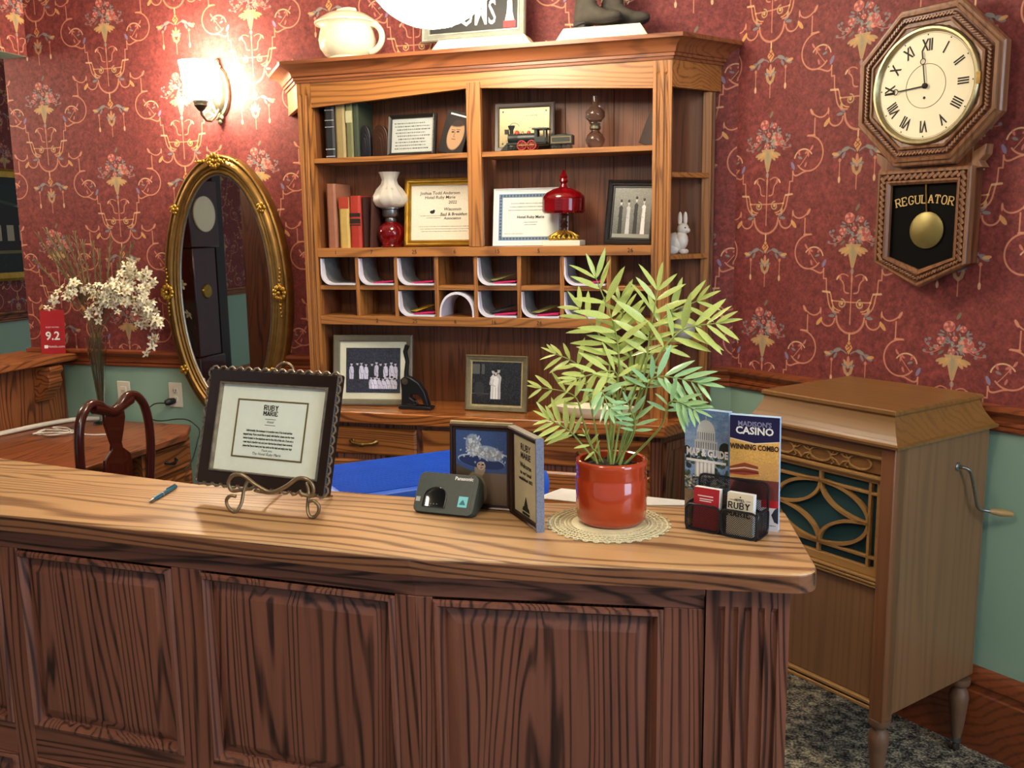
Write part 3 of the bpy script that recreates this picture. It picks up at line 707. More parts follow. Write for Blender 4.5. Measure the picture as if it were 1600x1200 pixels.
# two arched bookends
def bookend(label, px0, px1, col, col2, h):
    x0, x1 = stand(px0, px1, 238, YF+.05); w = x1-x0
    o = thing('bookend', label, 'bookend', ((x0+x1)/2, YF+.05, zs1))
    arch = [(-w/2, 0), (w/2, 0), (w/2, h*.62)]+[(w/2*math.cos(R(a)), h*.62+h*.38*math.sin(R(a))) for a in range(15, 180, 15)]+[(-w/2, h*.62)]
    G().prism(arch, 0, .022, 'y').obj('plate', pm('bookend_bronze', col, col2, 25, .4, .4), o, bevel=.003)
    for k in range(3): G().prism([(p[0]*(.75-.2*k), p[1]*(.86-.14*k)+.004) for p in arch], -.003-.003*k, .002, 'y').obj('relief', pm('bookend_relief', col2, col, 25, .4, .5), o, bevel=.001)
    G().box(-w/2, w/2, -.02, .07, 0, .004).obj('foot', IRON, o)
bookend('black arched metal bookend with ribbed relief', 562, 579, '#1c1c20', '#2c2b2e', .125)
bookend('brown arched bookend with a dark edge', 582, 606, '#4a2c1c', '#2c1a12', .125)
GLAZE = pm('picture_glass', '#ffffff', '#ffffff', 5, .02, trans=1.0, ior=1.2, alpha=.25)
def glaze(o, w, h, y, z0):
    pass
def picture(name, label, loc, w, h, fw, fmat, img, rot=(0,0,0), depth=.018, prof=None, matw=0, matm=None, cat='picture frame', easel=True, group=None):
    o = thing(name, label, cat, loc, rot, group)
    prof = prof or [(0, 0), (0, depth*.8), (fw*.25, depth), (fw*.7, depth*.75), (fw, depth*.5), (fw, .002)]
    G().frame(w, h, prof).obj('frame', fmat, o, smooth=30)
    G().box(-w/2+.001, w/2-.001, .0, .003, .001, h-.001).obj('backing', pm('frame_backing', '#2a2018', '#1e1712', 30, .8), o)
    iw, ih = w-2*fw, h-2*fw
    if matw:
        quad('mat_board', iw, ih, matm or MATW, o, (0, -.003, fw)); quad('print', iw-2*matw, ih-2*matw, img, o, (0, -.0045, fw+matw))
    else: quad('print', iw, ih, img, o, (0, -.003, fw))
    if easel: G().bar((0, .006, h*.7), (0, .006+h*.12, .004), .003, .03, (1, 0, 0)).obj('strut', BLACK, o)
    return o
BLKF = pm('black_frame', '#191714', '#26221d', 50, .35)
# document in silver beaded frame
def doc_canvas(w, h, bg, lines, ink=(.25, .25, .27), seed=4, margin=.12, hh=6, top=.86, bot=.12):
    c = Cv(w, h, bg, .02, seed)
    for i in range(lines):
        y = h*(top-(top-bot)*i/max(lines-1, 1)); a, b = c.rng.uniform(0, .12), c.rng.uniform(0, .3)
        c.scribble(w*(margin+a), w*(1-margin-b*.6), y, hh, ink)
    return c
lean = R(-9)
x0, x1 = stand(607, 683, 240, YF+.06)
pc = picture('framed_document', 'typed document in a black frame with a beaded silver side', ((x0+x1)/2, YF+.055, zs1), x1-x0, hz(645, 178, YF+.06)-zs1, .013, BLKF,
             imgmat('typed_document', doc_canvas(280, 220, (.66, .68, .66), 9, (.12, .12, .13), 9, .05, 9)), (lean, 0, R(-3)))
g = G()
hh_ = hz(645, 178, YF+.06)-zs1
for k in range(22): g.ball(((x1-x0)/2-.008, -.019, .006+k*(hh_-.012)/21), .0035, 6, 4)
g.obj('bead_strip', STEEL, pc, smooth=60)
# leaning dark book with a face
c = Cv(200, 260, (.10, .07, .06), .1); c.ell(112, 120, 66, 96, (.66, .52, .38), -.1, .95, 8); c.ell(105, 205, 80, 34, (.12, .08, .07), .2, .9, 10)
for q in (-22, 22): c.ell(105+q*.9, 138+q*.2, 12, 5, (.2, .13, .1), .2); c.line([(90+q*.9, 150+q*.2), (120+q*.9, 152+q*.2)], 3, (.25, .16, .12))
c.line([(104, 135), (98, 108), (110, 106)], 4, (.40, .27, .18)); c.line([(90, 90), (118, 93)], 5, (.45, .22, .17)); c.rect(30, 236, 190, 246, (.8, .8, .8))
o = thing('leaning_book', 'dark book with a pale face on its cover leaning against the centre stile', 'book', (hx(690, 238, YF+.06)+.035, YF+.045, zs1), (R(-6), R(16), 0))
G().box(-.05, .05, .001, .022, 0, .165).obj('cover', BLKF, o, bevel=.002); quad('print', .098, .16, imgmat('book_face', c), o, (0, -.0005, .003))
# plaque with engraved plate
c = Cv(320, 250, (.72, .63, .40), .04, 5); n = np.linspace(.75, 1.1, 250)[:, None, None]; c.a *= n
c.arc(95, 120, 34, 20, 200, 4, (.3, .26, .16)); c.scribble(170, 240, 200, 10, (.2, .17, .1)); c.scribble(190, 290, 120, 7, (.3, .26, .16)); c.scribble(40, 80, 40, 6, (.3, .26, .16))
for q in ((22, 228), (298, 228), (22, 22), (298, 22)): c.ell(*q, 6, 6, (.15, .12, .08))
x0, x1 = stand(775, 867, 233, YF+.10)
picture('award_plaque', 'gold engraved plaque on a dark wood board behind the toy train', ((x0+x1)/2, YF+.085, zs1), x1-x0, hz(820, 160, YF+.11)-zs1, .02, pm('plaque_wood', '#3a2a20', '#241912', 20, .4), imgmat('engraved_plate', c, .3), (R(-7), 0, R(4)), depth=.012)
# toy locomotive and tender
TB, TR_, TG = pm('toy_black', '#232a26', '#171c1a', 60, .4), pm('toy_red', '#b0392c', '#8e2a20', 60, .45), pm('toy_gold', '#a58a4a', '#806a34', 60, .4)
lx0, lx1 = stand(783, 860, 232, YF+.035); Lc = lx1-lx0
lo = thing('toy_locomotive', 'black toy steam locomotive with red spoked wheels', 'toy', ((lx0+lx1)/2, YF+.04, zs1)); k = Lc/.2
def lp(name, g, m, sm=50): return g.obj(name, m, lo, smooth=sm)
lp('boiler', G().lathe([(.017*k, -.07*k), (.019*k, -.069*k), (.019*k, -.03*k), (.0195*k, -.028*k), (.019*k, -.026*k), (.019*k, .04*k), (.001, .041*k)], 16, (0, 0, .048*k), 'x'), TB)
lp('smokestack', G().lathe([(.007*k, 0), (.007*k, .018*k), (.014*k, .032*k), (.014*k, .036*k), (.008*k, .037*k)], 14, (-.058*k, 0, .062*k)), TB)
lp('headlamp', G().box(-.084*k, -.07*k, -.008*k, .008*k, .066*k, .084*k), TB, 0)
lp('dome', G().ball((-.035*k, 0, .067*k), (.010*k, .010*k, .012*k)).ball((.012*k, 0, .067*k), (.008*k, .008*k, .010*k)), TR_)
lp('bell', G().lathe([(.007*k, 0), (.004*k, .008*k), (.001, .010*k)], 10, (-.013*k, 0, .066*k)), TG)
cabm = G().box(.04*k, .046*k, -.022*k, .022*k, .03*k, .078*k)
for y in (-.022*k, .019*k):
    cabm.box(.046*k, .082*k, y, y+.003*k, .03*k, .05*k).box(.046*k, .05*k, y, y+.003*k, .05*k, .078*k).box(.075*k, .082*k, y, y+.003*k, .05*k, .078*k)
lp('cab', cabm, TB, 0); lp('cab_roof', G().box(.032*k, .094*k, -.027*k, .027*k, .078*k, .083*k), TB, 0)
lp('frame_rail', G().box(-.075*k, .085*k, -.016*k, .016*k, .024*k, .032*k), TB, 0)
lp('cowcatcher', G().prism([(-.1*k, .004*k), (-.07*k, .004*k), (-.07*k, .026*k), (-.078*k, .026*k)], -.016*k, .016*k, 'y'), TB, 0)
lp('side_rod', G().box(-.025*k, .04*k, -.024*k, -.0225*k, .019*k, .022*k), TG, 0)
def wheel(x, r, m):
    g = G().tube([(x+r*.88*math.cos(a*.314), 0, r+r*.88*math.sin(a*.314)) for a in range(20)], r*.12, 6, True)
    for a in range(5): g.bar((x-r*.9*math.cos(a*.628), 0, r-r*.9*math.sin(a*.628)), (x+r*.9*math.cos(a*.628), 0, r+r*.9*math.sin(a*.628)), r*.1, r*.1, (0, 1, 0))
    g.ball((x, 0, r), r*.22, 8, 5); return g
for y in (-.0185*k, .0185*k):
    for x in (-.012*k, .028*k): wheel(x, .02*k, TR_).obj('driving_wheel', TR_, lo, (0, y, 0), smooth=50)
    for x in (-.062*k, -.042*k): wheel(x, .010*k, TB).obj('pilot_wheel', TB, lo, (0, y, 0), smooth=50)
tx0, tx1 = stand(861, 896, 226, YF+.045); tw = (tx1-tx0)
te = thing('toy_tender', 'black toy coal tender with gold lining behind the locomotive', 'toy', ((tx0+tx1)/2, YF+.045, zs1))
G().box(-tw/2, tw/2, -.02, .02, .018, .052).obj('body', TB, te, bevel=.002)
G().frame(tw*.86, .022, [(0, 0), (0, .001), (.0018, .001), (.0018, 0)], .024).obj('lining', TG, te, (0, -.0202, 0))
G().ball((0, 0, .05), (tw*.4, .016, .008), 10, 6).obj('coal', BLACK, te)
for x in (-tw*.32, -tw*.12, tw*.12, tw*.32):
    for y in (-.016, .016): wheel(x, .009, TB).obj('wheel', TB, te, (0, y, 0), smooth=50)
# amber glass oil lamp
AMB = pm('smoky_amber_glass', '#a08878', '#8a7262', 10, .05, trans=.9, ior=1.4)
xl = hx(930, 224, YF+.07); s_ = (hz(930, 150, YF+.07)-zs1)/.195
al = thing('amber_oil_lamp', 'small smoky amber glass oil lamp on the top shelf', 'lamp', (xl, YF+.07, zs1))
G().lathe([(r*s_, z*s_) for r, z in ((.024, 0), (.026, .006), (.034, .02), (.038, .034), (.030, .052), (.016, .064), (.015, .072))], 24).obj('font', AMB, al, smooth=60)
G().lathe([(r*s_, z*s_) for r, z in ((.017, .070), (.021, .074), (.021, .084), (.017, .088), (.019, .094))], 20).obj('burner', BRONZE, al, smooth=40)
G().lathe([(r*s_, z*s_) for r, z in ((.020, .092), (.026, .104), (.038, .118), (.037, .136), (.022, .152), (.013, .166), (.012, .195))], 24, cap=False).obj('chimney', AMB, al, smooth=60)
# dark leaning frame at the end
o = thing('tilted_picture', 'dark frame seen edge-on leaning at the end of the top shelf', 'picture frame', (hx(1012, 224, YF+.05), YF+.05, zs1), (R(-8), R(20), R(-35)))
G().box(-.05, .05, 0, .012, 0, .12).obj('frame', pm('dark_stain', '#3a2a24', '#251a16', 30, .5), o, bevel=.002)
# ---- second shelf
book('tall dusty pink book at the left of the second shelf', 513, 527, 388, .255, '#a06a52', '#87543f', zs2, YF+.03)
book('yellow book with a red spine top on the second shelf', 531.5, 547, 387, .200, '#c9ab62', '#b0924e', zs2, YF+.03, bands=((.78, 1.0),), bandmat=pm('red_label', '#b4402c', '#99331f', 30, .6))
book('red book with black and gold spine labels', 548, 565, 387, .205, '#b03626', '#8e261a', zs2, YF+.028, bands=((.43, .45), (.47, .56), (.60, .67)), bandmat=pm('black_label', '#1c1410', '#2a2018', 30, .6))
book('thin dark brown book beside the red one', 568, 574, 387, .200, '#3a1c14', '#2c140e', zs2, YF+.035)
book('slim leather book leaning beside the red oil lamp', 577, 583, 387, .200, '#4c2a20', '#381c15', zs2, YF+.035, tilt=R(4))
# red oil lamp with frosted shade
REDG = pm('ruby_glass', '#c01522', '#8e0a14', 10, .05, trans=.75, ior=1.4, coat=.3)
FROST = pm('frosted_glass', '#d9d2c6', '#c6bfb3', 14, .45, trans=.35)
xl = hx(612, 386, YF+.085); q = (hz(611, 269, YF+.085)-zs2)/.30
rl = thing('ruby_oil_lamp', 'oil lamp with ruby glass font and swirled frosted shade', 'lamp', (xl, YF+.085, zs2))
G().lathe([(r*q, z*q) for r, z in ((.040, 0), (.044, .005), (.038, .012), (.048, .03), (.055, .055), (.050, .08), (.030, .098), (.020, .104))], 28).obj('font', REDG, rl, smooth=60)
G().lathe([(r*q, z*q) for r, z in ((.022, .103), (.024, .108), (.022, .118), (.030, .122), (.034, .130), (.034, .150), (.040, .154), (.040, .160), (.034, .163))], 24).obj('burner', STEEL, rl, smooth=40)
L = []
for r, z in ((.040, .158), (.062, .166), (.072, .185), (.070, .205), (.054, .232), (.034, .252), (.031, .270), (.040, .292), (.044, .300)):
    L.append([((r+(.0022*math.sin(10*a_+z*30) if .165 < z < .26 else 0))*q*math.cos(a_), (r+(.0022*math.sin(10*a_+z*30) if .165 < z < .26 else 0))*q*math.sin(a_), z*q) for a_ in [2*math.pi*i/60 for i in range(60)]])
G().loops(L).obj('shade', FROST, rl, smooth=70)
# certificates
c = Cv(420, 400, (.86, .82, .74), .015, 6); ik = (.28, .24, .18)
c.ell(140, 205, 16, 12, (.1, .1, .1)); c.ell(150, 214, 8, 8, (.1, .1, .1))
for i, (a, b) in enumerate(((60, 230), (100, 200))): c.scribble(a, b, 178-16*i, 6, ik)
for i in range(3): c.scribble(50+i*8, 395-i*10, 100-18*i, 6, ik)
x0, x1 = stand(638, 752, 386, YF+.12)
pc = picture('gold_framed_certificate', 'cream certificate in a wide gilt frame on the second shelf', ((x0+x1)/2, YF+.10, zs2), x1-x0, hz(690, 278, YF+.13)-zs2, .026, GILT, imgmat('certificate_gold', c), (R(-8), 0, R(5)),
             prof=[(0, 0), (0, .016), (.004, .022), (.009, .014), (.014, .013), (.02, .016), (.024, .010), (.026, .010), (.026, .002)])
for s, sz, x, z in (('Joshua Todd Anderson', .0175, -.012, .212), ('Hotel Ruby Marie', .0175, -.012, .195), ('2022', .017, .04, .175), ('Wisconsin', .017, .04, .148), ('Bed & Breakfast', .017, .045, .128), ('Association', .015, .04, .112)):
    text(s, sz, INK, pc, (x, -.0038, z), bold=.0002, shear=.12)
c = Cv(420, 320, (.80, .84, .82), .015, 7); bl = (.42, .50, .58)
c.rect(14, 14, 406, 306, (.9, .93, .91)); c.rect(24, 24, 396, 296, bl); c.rect(46, 46, 374, 274, (.83, .86, .82))
for k in range(19):
    for y in (35, 285): c.ell(38+k*19, y, 6, 6, (.25, .33, .42))
for k in range(13):
    for x in (35, 385): c.ell(x, 46+k*19, 6, 6, (.25, .33, .42))
for i in range(3): c.scribble(95-8*i, 330+6*i, 240-20*i, 6, (.25, .25, .28))
c.scribble(170, 250, 130, 5, (.3, .3, .3)); c.scribble(175, 245, 116, 5, (.3, .3, .3)); c.scribble(60, 170, 64, 5, (.45, .47, .47))
x0, x1 = stand(773, 888, 384, YF+.115)
pc = picture('blue_bordered_certificate', 'certificate with a blue guilloche border standing behind the ruby dish', ((x0+x1)/2, YF+.10, zs2), x1-x0, hz(830, 293, YF+.13)-zs2, .005, PAPER, imgmat('certificate_blue', c), (R(-9), 0, R(3)), depth=.008)
text('Hotel Ruby Marie', .015, INK, pc, (0, -.0038, (hz(830, 293, YF+.13)-zs2)*.5), bold=.0003)
# ruby candy dish on gilt foot and white block
xl = hx(881, 383, YF+.06)
cd = thing('ruby_candy_dish', 'lidded ruby glass candy dish on a gilt openwork foot and white block', 'candy dish', (xl, YF+.06, zs2)); q = (hz(881, 266, YF+.06)-zs2)/.30
G().box(-.078*q, .078*q, -.05*q, .05*q, 0, .022*q).obj('block', pm('white_marble', '#e8e2cf', '#d8d0b8', 18, .3), cd, bevel=.002)
g = G()
for k in range(16):
    a_ = k*math.pi/8; r = .052*q
    g.tube([(r*math.cos(a_), r*.75*math.sin(a_), .024*q), (r*1.15*math.cos(a_+.15), r*.8*math.sin(a_+.15), .036*q), (r*.8*math.cos(a_+.3), r*.6*math.sin(a_+.3), .046*q), (r*.35*math.cos(a_+.2), r*.3*math.sin(a_+.2), .058*q)], .006*q, 6)
    g.ball((r*1.05*math.cos(a_+.2), r*.78*math.sin(a_+.2), .03*q), .010*q, 8, 5)
g.obj('openwork_foot', GILT, cd, smooth=60)
G().lathe([(r*q, z*q) for r, z in ((.020, .05), (.016, .06), (.012, .07), (.018, .078), (.013, .086), (.018, .094), (.012, .104), (.014, .118), (.028, .126))], 20).obj('stem', pm('dark_ruby_metal', '#6a4a3c', '#3c221c', 30, .3, .6), cd, smooth=60)
L = []
for r, z in ((.024, .124), (.080, .130), (.086, .140), (.087, .186), (.084, .190)): L.append([((r+(.002 if (i % 2) and .13 < z < .16 else 0))*q*math.cos(2*math.pi*i/40), (r+(.002 if (i % 2) and .13 < z < .16 else 0))*q*math.sin(2*math.pi*i/40), z*q) for i in range(40)])
G().loops(L, True).obj('bowl', REDG, cd, smooth=20)
G().lathe([(r*q, z*q) for r, z in ((.086, .190), (.084, .198), (.070, .212), (.042, .226), (.016, .234), (.011, .246), (.019, .256), (.014, .268), (.017, .274), (.008, .29), (.002, .302))], 32).obj('lid', REDG, cd, smooth=40)
# old photographs
def people(w, h, n, seed, bg=(.16, .16, .16), seated=False, tall=.7):
    c = Cv(w, h, bg, .05, seed); c.a += np.float32(.10)*np.linspace(-1, 1, h)[:, None, None].astype(np.float32)
    for i in range(n):
        x = w*(i+1)/(n+1); g_ = c.rng.uniform(.55, .9) if seed % 2 or i % 2 else .15; H = h*tall*c.rng.uniform(.92, 1.04); b = h*.08
        c.poly([(x-w*.055, b), (x+w*.055, b), (x+w*.042, b+H*.6), (x+w*.05, b+H*.78), (x, b+H*.84), (x-w*.05, b+H*.78), (x-w*.042, b+H*.6)], (g_, g_, g_), .95)
        c.line([(x-w*.03, b+H*.72), (x-w*.045, b+H*.5), (x, b+H*.46)], w*.02, (g_*.8,)*3); c.ell(x, b+H*.92, w*.026, h*.055, (.75, .74, .72)); c.ell(x, b+H*.965, w*.03, h*.03, (.12, .11, .1))
    return c
c = people(200, 300, 4, 2, (.45, .45, .42), tall=.72); c.rect(0, 0, 200, 24, (.55, .55, .5))
x0, x1 = stand(946, 1026, 383, YF+.10); hgt = hz(985, 281, YF+.12)-zs2
picture('black_framed_photo', 'black framed old photo of four standing people on the second shelf', ((x0+x1)/2, YF+.07, zs2), (x1-x0)*1.02, hgt, .026, BLKF, imgmat('photo_four', c, .3, .4), (R(-10), R(2.0), R(-6)),
        prof=[(0, 0), (0, .012), (.008, .018), (.014, .012), (.018, .014), (.022, .008), (.026, .008), (.026, .002)], depth=.018)
# pigeonhole magazines and papers
MAGM = pm('magazine_paper', '#e6e3ef', '#d6d4e2', 30, .5); PINK = pm('magenta_paper', '#c2185f', '#a8124f', 30, .6); MAGD = pm('magazine_inside', '#8d8d8c', '#5f6164', 60, .5)
def curled(label, i, row, paper=True, extra=None):
    x0, x1 = cells[i]+.010, cells[i+1]-.010; z0, z1 = (zmid+.0105, zs2-.038) if row == 0 else (zs3+.001, zmid-.010)
    o = thing('magazine', label, 'magazine', ((x0+x1)/2, YF+.01, z0), group='magazines curled in the pigeonholes'); w, h = x1-x0, (z1-z0)*.96
    def curve(d):
        r = .045; pts = [(-w/2+.001+d*.2, h)]
        for k in range(9):
            a_ = math.pi+math.pi/2*k/8; pts.append((-w/2+d+(r-d*.4)+(r-d*.4)*math.cos(a_), d+(r-d*.4)+(r-d*.4)*math.sin(a_)))
        pts.append((w/2-.001, d)); return pts
    A, B = curve(0), curve(.0065)
    yf = -.012
    G().prism(A+B[::-1], yf, .15, 'y').obj('pages', MAGM, o, smooth=40)
    C_ = [(p[0]+.0004, p[1]+.0004) for p in curve(.0066)]; D_ = curve(.0078)
    G().prism(C_+D_[::-1], yf+.03, .148, 'y').obj('inside_cover', MAGD, o, smooth=40)
    if paper:
        s = thing('leaflet', 'magenta leaflet lying in the %s' % label.split(' in the ')[1], 'leaflet', ((x0+x1)/2+w*.1, YF+.01, z0+.0085), (0, R(-4), 0), 'magenta leaflets in the pigeonholes')
        G().box(-w*.2, w*.36, .0, .12, 0, .003).obj('sheet', PINK, s); G().box(-w*.24, w*.33, .012, .12, .003, .005).obj('sheet', pm('rose_paper', '#d23a78', '#b52c63', 30, .6), s)
        if extra: G().bar((-w*.3, .03, .012), (w*.1, .1, .03), .05, .002).obj('coloured_slip', pm('slip_colour', extra, extra, 30, .5), s)
ORD = ('first', 'second', 'third', 'fourth', 'fifth', 'sixth', 'seventh', 'eighth')
for i, ex, pp in ((0, None, 0), (1, None, 1), (2, None, 1), (4, '#8c8a50', 1), (6, None, 1)): curled('magazine curled up in the %s pigeonhole of the upper row' % ORD[i], i, 0, pp, ex)
for i, ex in ((2, '#d0a428'), (4, '#3c4450'), (5, '#9a9a5a'), (6, None)): curled('magazine curled up in the %s pigeonhole of the lower row' % ORD[i], i, 1, 1, ex)
x0, x1 = cells[3]+.009, cells[4]-.009; w = x1-x0
o = thing('arched_magazine', 'magazine bent into an arch in the fourth pigeonhole of the lower row', 'magazine', ((x0+x1)/2, YF+.006, zs3), group='magazines curled in the pigeonholes')
def arch_(d): return [(w/2*(1-d)*math.cos(R(a_)), (.098*(1-d))*math.sin(R(a_))**.8) for a_ in range(180, -1, -12)]
G().prism(arch_(0)+arch_(.1)[::-1], 0, .14, 'y').obj('pages', MAGM, o, smooth=40)
# ---- worktop of the hutch
c = Cv(300, 230, (.16, .16, .18), .2, 11); rq = np.random.default_rng(8)
for row, (yb, n_, x0_, x1_, hb) in enumerate(((70, 10, 18, 290, 92), (20, 7, 130, 285, 62))):
    for k in range(n_):
        x = x0_+(x1_-x0_)*(k+.5)/n_+rq.uniform(-5, 5); g_ = rq.choice([.9, .85, .8, .2, .12]) if row == 0 else rq.uniform(.8, .95); H_ = hb*rq.uniform(.85, 1.1)
        c.poly([(x-11, yb), (x+11, yb), (x+13, yb+H_*.5), (x+10, yb+H_*.72), (x, yb+H_*.8), (x-10, yb+H_*.72), (x-13, yb+H_*.5)], (g_,)*3, .92)
        c.line([(x-9, yb+H_*.65), (x-4, yb+H_*.35), (x+8, yb+H_*.3)], 3, (g_*.65,)*3); c.line([(x+2, yb), (x-1, yb+H_*.3)], 2, (g_*.6,)*3)
        c.ell(x, yb+H_*.9, 6.5, 8.5, (.74, .71, .69)); c.ell(x+rq.uniform(-1, 1), yb+H_*.98, 7.5, 5, (.08, .08, .08))
c.a[..., 2] *= 1.12
x0, x1 = stand(524, 640, 628, 3.42)
GRAYF = pm('grey_gilt_wood', '#77705e', '#5e5848', 40, .45)
picture('family_group_photo', 'old group photo in a wide grey frame with ivory mat', ((x0+x1)/2, 3.43, CT), x1-x0, hz(590, 526, 3.44)-CT+.005, .026, GRAYF, imgmat('photo_group', c, .12, .9), (R(-9), 0, R(9)), matw=.026, matm=pm('ivory_mat', '#dcdcc4', '#cfd0b8', 50, .7))
c = Cv(260, 170, (.12, .12, .12), .25, 3)
for x, H_, g_ in ((112, 118, .86), (140, 122, .72), (126, 112, .9)):
    c.poly([(x-13, 22), (x+13, 22), (x+12, 22+H_*.5), (x+16, 22+H_*.72), (x, 22+H_*.84), (x-16, 22+H_*.72), (x-12, 22+H_*.5)], (g_,)*3, .95); c.line([(x-12, 22+H_*.7), (x-17, 22+H_*.5), (x-2, 22+H_*.45)], 5, (g_*.8,)*3); c.line([(x, 22), (x, 22+H_*.4)], 2, (g_*.5,)*3)
    c.ell(x, 22+H_*.93, 8, 10, (.7, .68, .66)); c.ell(x, 22+H_*1.0, 9, 6, (.08, .08, .08))
c.rect(0, 40, 90, 44, (.3, .3, .3)); c.ell(40, 60, 26, 30, (.2, .2, .2), 0, .8, 6);  c.rect(0, 120, 40, 160, (.55, .55, .5), .5); c.rect(50, 120, 66, 160, (.5, .5, .5), .5)
x0, x1 = stand(727, 824, 633, 3.42)
picture('couple_photo', 'small old photo of people in white in a champagne frame', ((x0+x1)/2, 3.42, CT), x1-x0, hz(776, 556, 3.42)-CT, .021, pm('champagne_frame', '#9a8f6e', '#6a6148', 50, .4, .4), imgmat('photo_couple', c, .2, .6), (R(-7), 0, R(-2)), matw=.005, matm=pm('gold_slip', '#c7b98c', '#a8996a', 50, .5),
        prof=[(0, 0), (0, .012), (.004, .018), (.006, .012), (.016, .010), (.021, .006), (.021, .002)])
# seal press
xl = hx(650, 625, 3.41); s_ = .95
sp_ = thing('seal_press', 'black cast-iron seal press with an upright lever on the hutch worktop', 'seal press', (xl, 3.40, CT), R(0))
G().prism([(-.06, 0), (.072, 0), (.078, .010), (.06, .014), (-.055, .016), (-.064, .010)], -.026, .026, 'y').obj('base', IRON, sp_, bevel=.002)
G().prism([(-.054, .012), (-.052, .075), (-.056, .118), (-.035, .134), (-.012, .128), (.022, .108), (.048, .07), (.064, .014), (.044, .014), (.036, .040), (.016, .060), (-.01, .060), (-.016, .046), (.0, .038), (.008, .014)], -.016, .016, 'y').obj('body', IRON, sp_, bevel=.004)
G().tube([(.0, -.015, .03), (.012, -.016, .034), (.018, -.016, .026), (.012, -.016, .018), (-.004, -.016, .016), (-.03, -.016, .018)], .004, 8).obj('relief_scroll', IRON, sp_, smooth=60)
G().lathe([(.013, 0), (.013, .040)], 16, (-.034, .020, .112), 'y').obj('pivot', BRONZE, sp_, smooth=40)
G().tube([(-.034, 0, .115), (-.034, 0, .15), (-.028, 0, .19), (-.036, 0, .23), (-.026, 0, .255)], [.011, .009, .008, .009, .010], 10).obj('lever', IRON, sp_, smooth=60)
# white dish behind the palm, small things on the end shelves
xl = hx(925, 668, 3.36)
wb = thing('white_dish', 'long white ceramic dish on the hutch worktop behind the palm', 'dish', (xl, 3.38, CT))
L = [[(rx*math.cos(2*math.pi*i/28), ry*math.sin(2*math.pi*i/28), z) for i in range(28)] for rx, ry, z in ((.05, .03, 0), (.10, .045, .004), (.155, .06, .03), (.165, .065, .045), (.15, .055, .043), (.10, .04, .012))]
G().loops(L, True, True).obj('bowl', CREAM, wb, smooth=50)
# rabbit
xr = hx(1062, 397, 3.50)
rb = thing('rabbit_figurine', 'white porcelain rabbit sitting on the middle end shelf', 'figurine', (xr-.005, 3.50, ZE[1]))
PORC = pm('white_porcelain', '#e6e0d6', '#cfc6ba', 30, .35)
G().ball((-.012, 0, .040), (.038, .030, .040)).ball((.010, -.004, .050), (.026, .024, .036)).obj('body', PORC, rb, smooth=80)
hd = G().ball((.016, -.004, .092), (.022, .019, .022)).ball((.031, -.006, .086), (.012, .012, .010)).obj('head', PORC, rb, smooth=80)
for q, a_ in ((-.010, -12), (.010, 14)):
    G().ball((.014+q*.9, q*.6, .128), (.0085, .006, .026)).obj('ear', PORC, rb, smooth=80)
G().ball((.026, -.021, .096), .003, 6, 4).obj('eye', BLACK, hd)
for x, y in ((.018, -.016), (.022, .012)): G().ball((x, y, .010), (.014, .009, .010)).obj('paw', PORC, rb, smooth=80)
G().ball((-.048, 0, .022), .013).obj('tail', PORC, rb, smooth=80)
G().ball((-.02, -.018, .018), (.024, .014, .019)).obj('haunch', PORC, rb, smooth=80)
xv = hx(1067, 528, 3.49)
gv = thing('grey_vase', 'grey stoneware bud vase on the lowest end shelf', 'vase', (xv, 3.50, ZE[2]))
G().lathe([(.024, 0), (.036, .006), (.044, .03), (.042, .05), (.026, .074), (.017, .09), (.017, .108), (.024, .116), (.022, .116), (.014, .106)], 26).obj('body', pm('grey_glaze', '#b4b4a8', '#9c9c90', 22, .25, coat=.3), gv, smooth=60)
# ---- on top of the hutch
cp = thing('chamber_pot', 'cream ceramic chamber pot with lid and side handle on top of the hutch', 'chamber pot', (hx(541, 85, 3.44), 3.455, ZTOP))
k = .90
G().lathe([(r*k, z*k) for r, z in ((.075, 0), (.085, .004), (.082, .012), (.098, .022), (.118, .05), (.124, .085), (.118, .115), (.112, .132), (.122, .146), (.134, .152))], 40).obj('body', CREAM, cp, smooth=60)
ld = G().lathe([(r*k, z*k) for r, z in ((.138, .150), (.139, .156), (.118, .172), (.085, .192), (.05, .200), (.03, .202))], 40).obj('lid', CREAM, cp, smooth=60)
g = G().tube([(-.03*k, 0, .21*k), (-.012*k, 0, .216*k), (.012*k, 0, .216*k), (.03*k, 0, .21*k)], [.009, .007, .007, .009], 8)
for x in (-.036, .036): g.ball((x*k, 0, .208*k), (.012, .010, .010), 8, 5)
g.obj('knob', CREAM, ld, smooth=60)
G().tube([Vector(((.108+.062*math.sin(R(a)))*k, -.012*math.sin(R(a)), (.098+.05*math.cos(R(a))-.0001*a)*k)) for a in range(0, 181, 12)], .0115, 10).obj('handle', CREAM, cp, smooth=60)
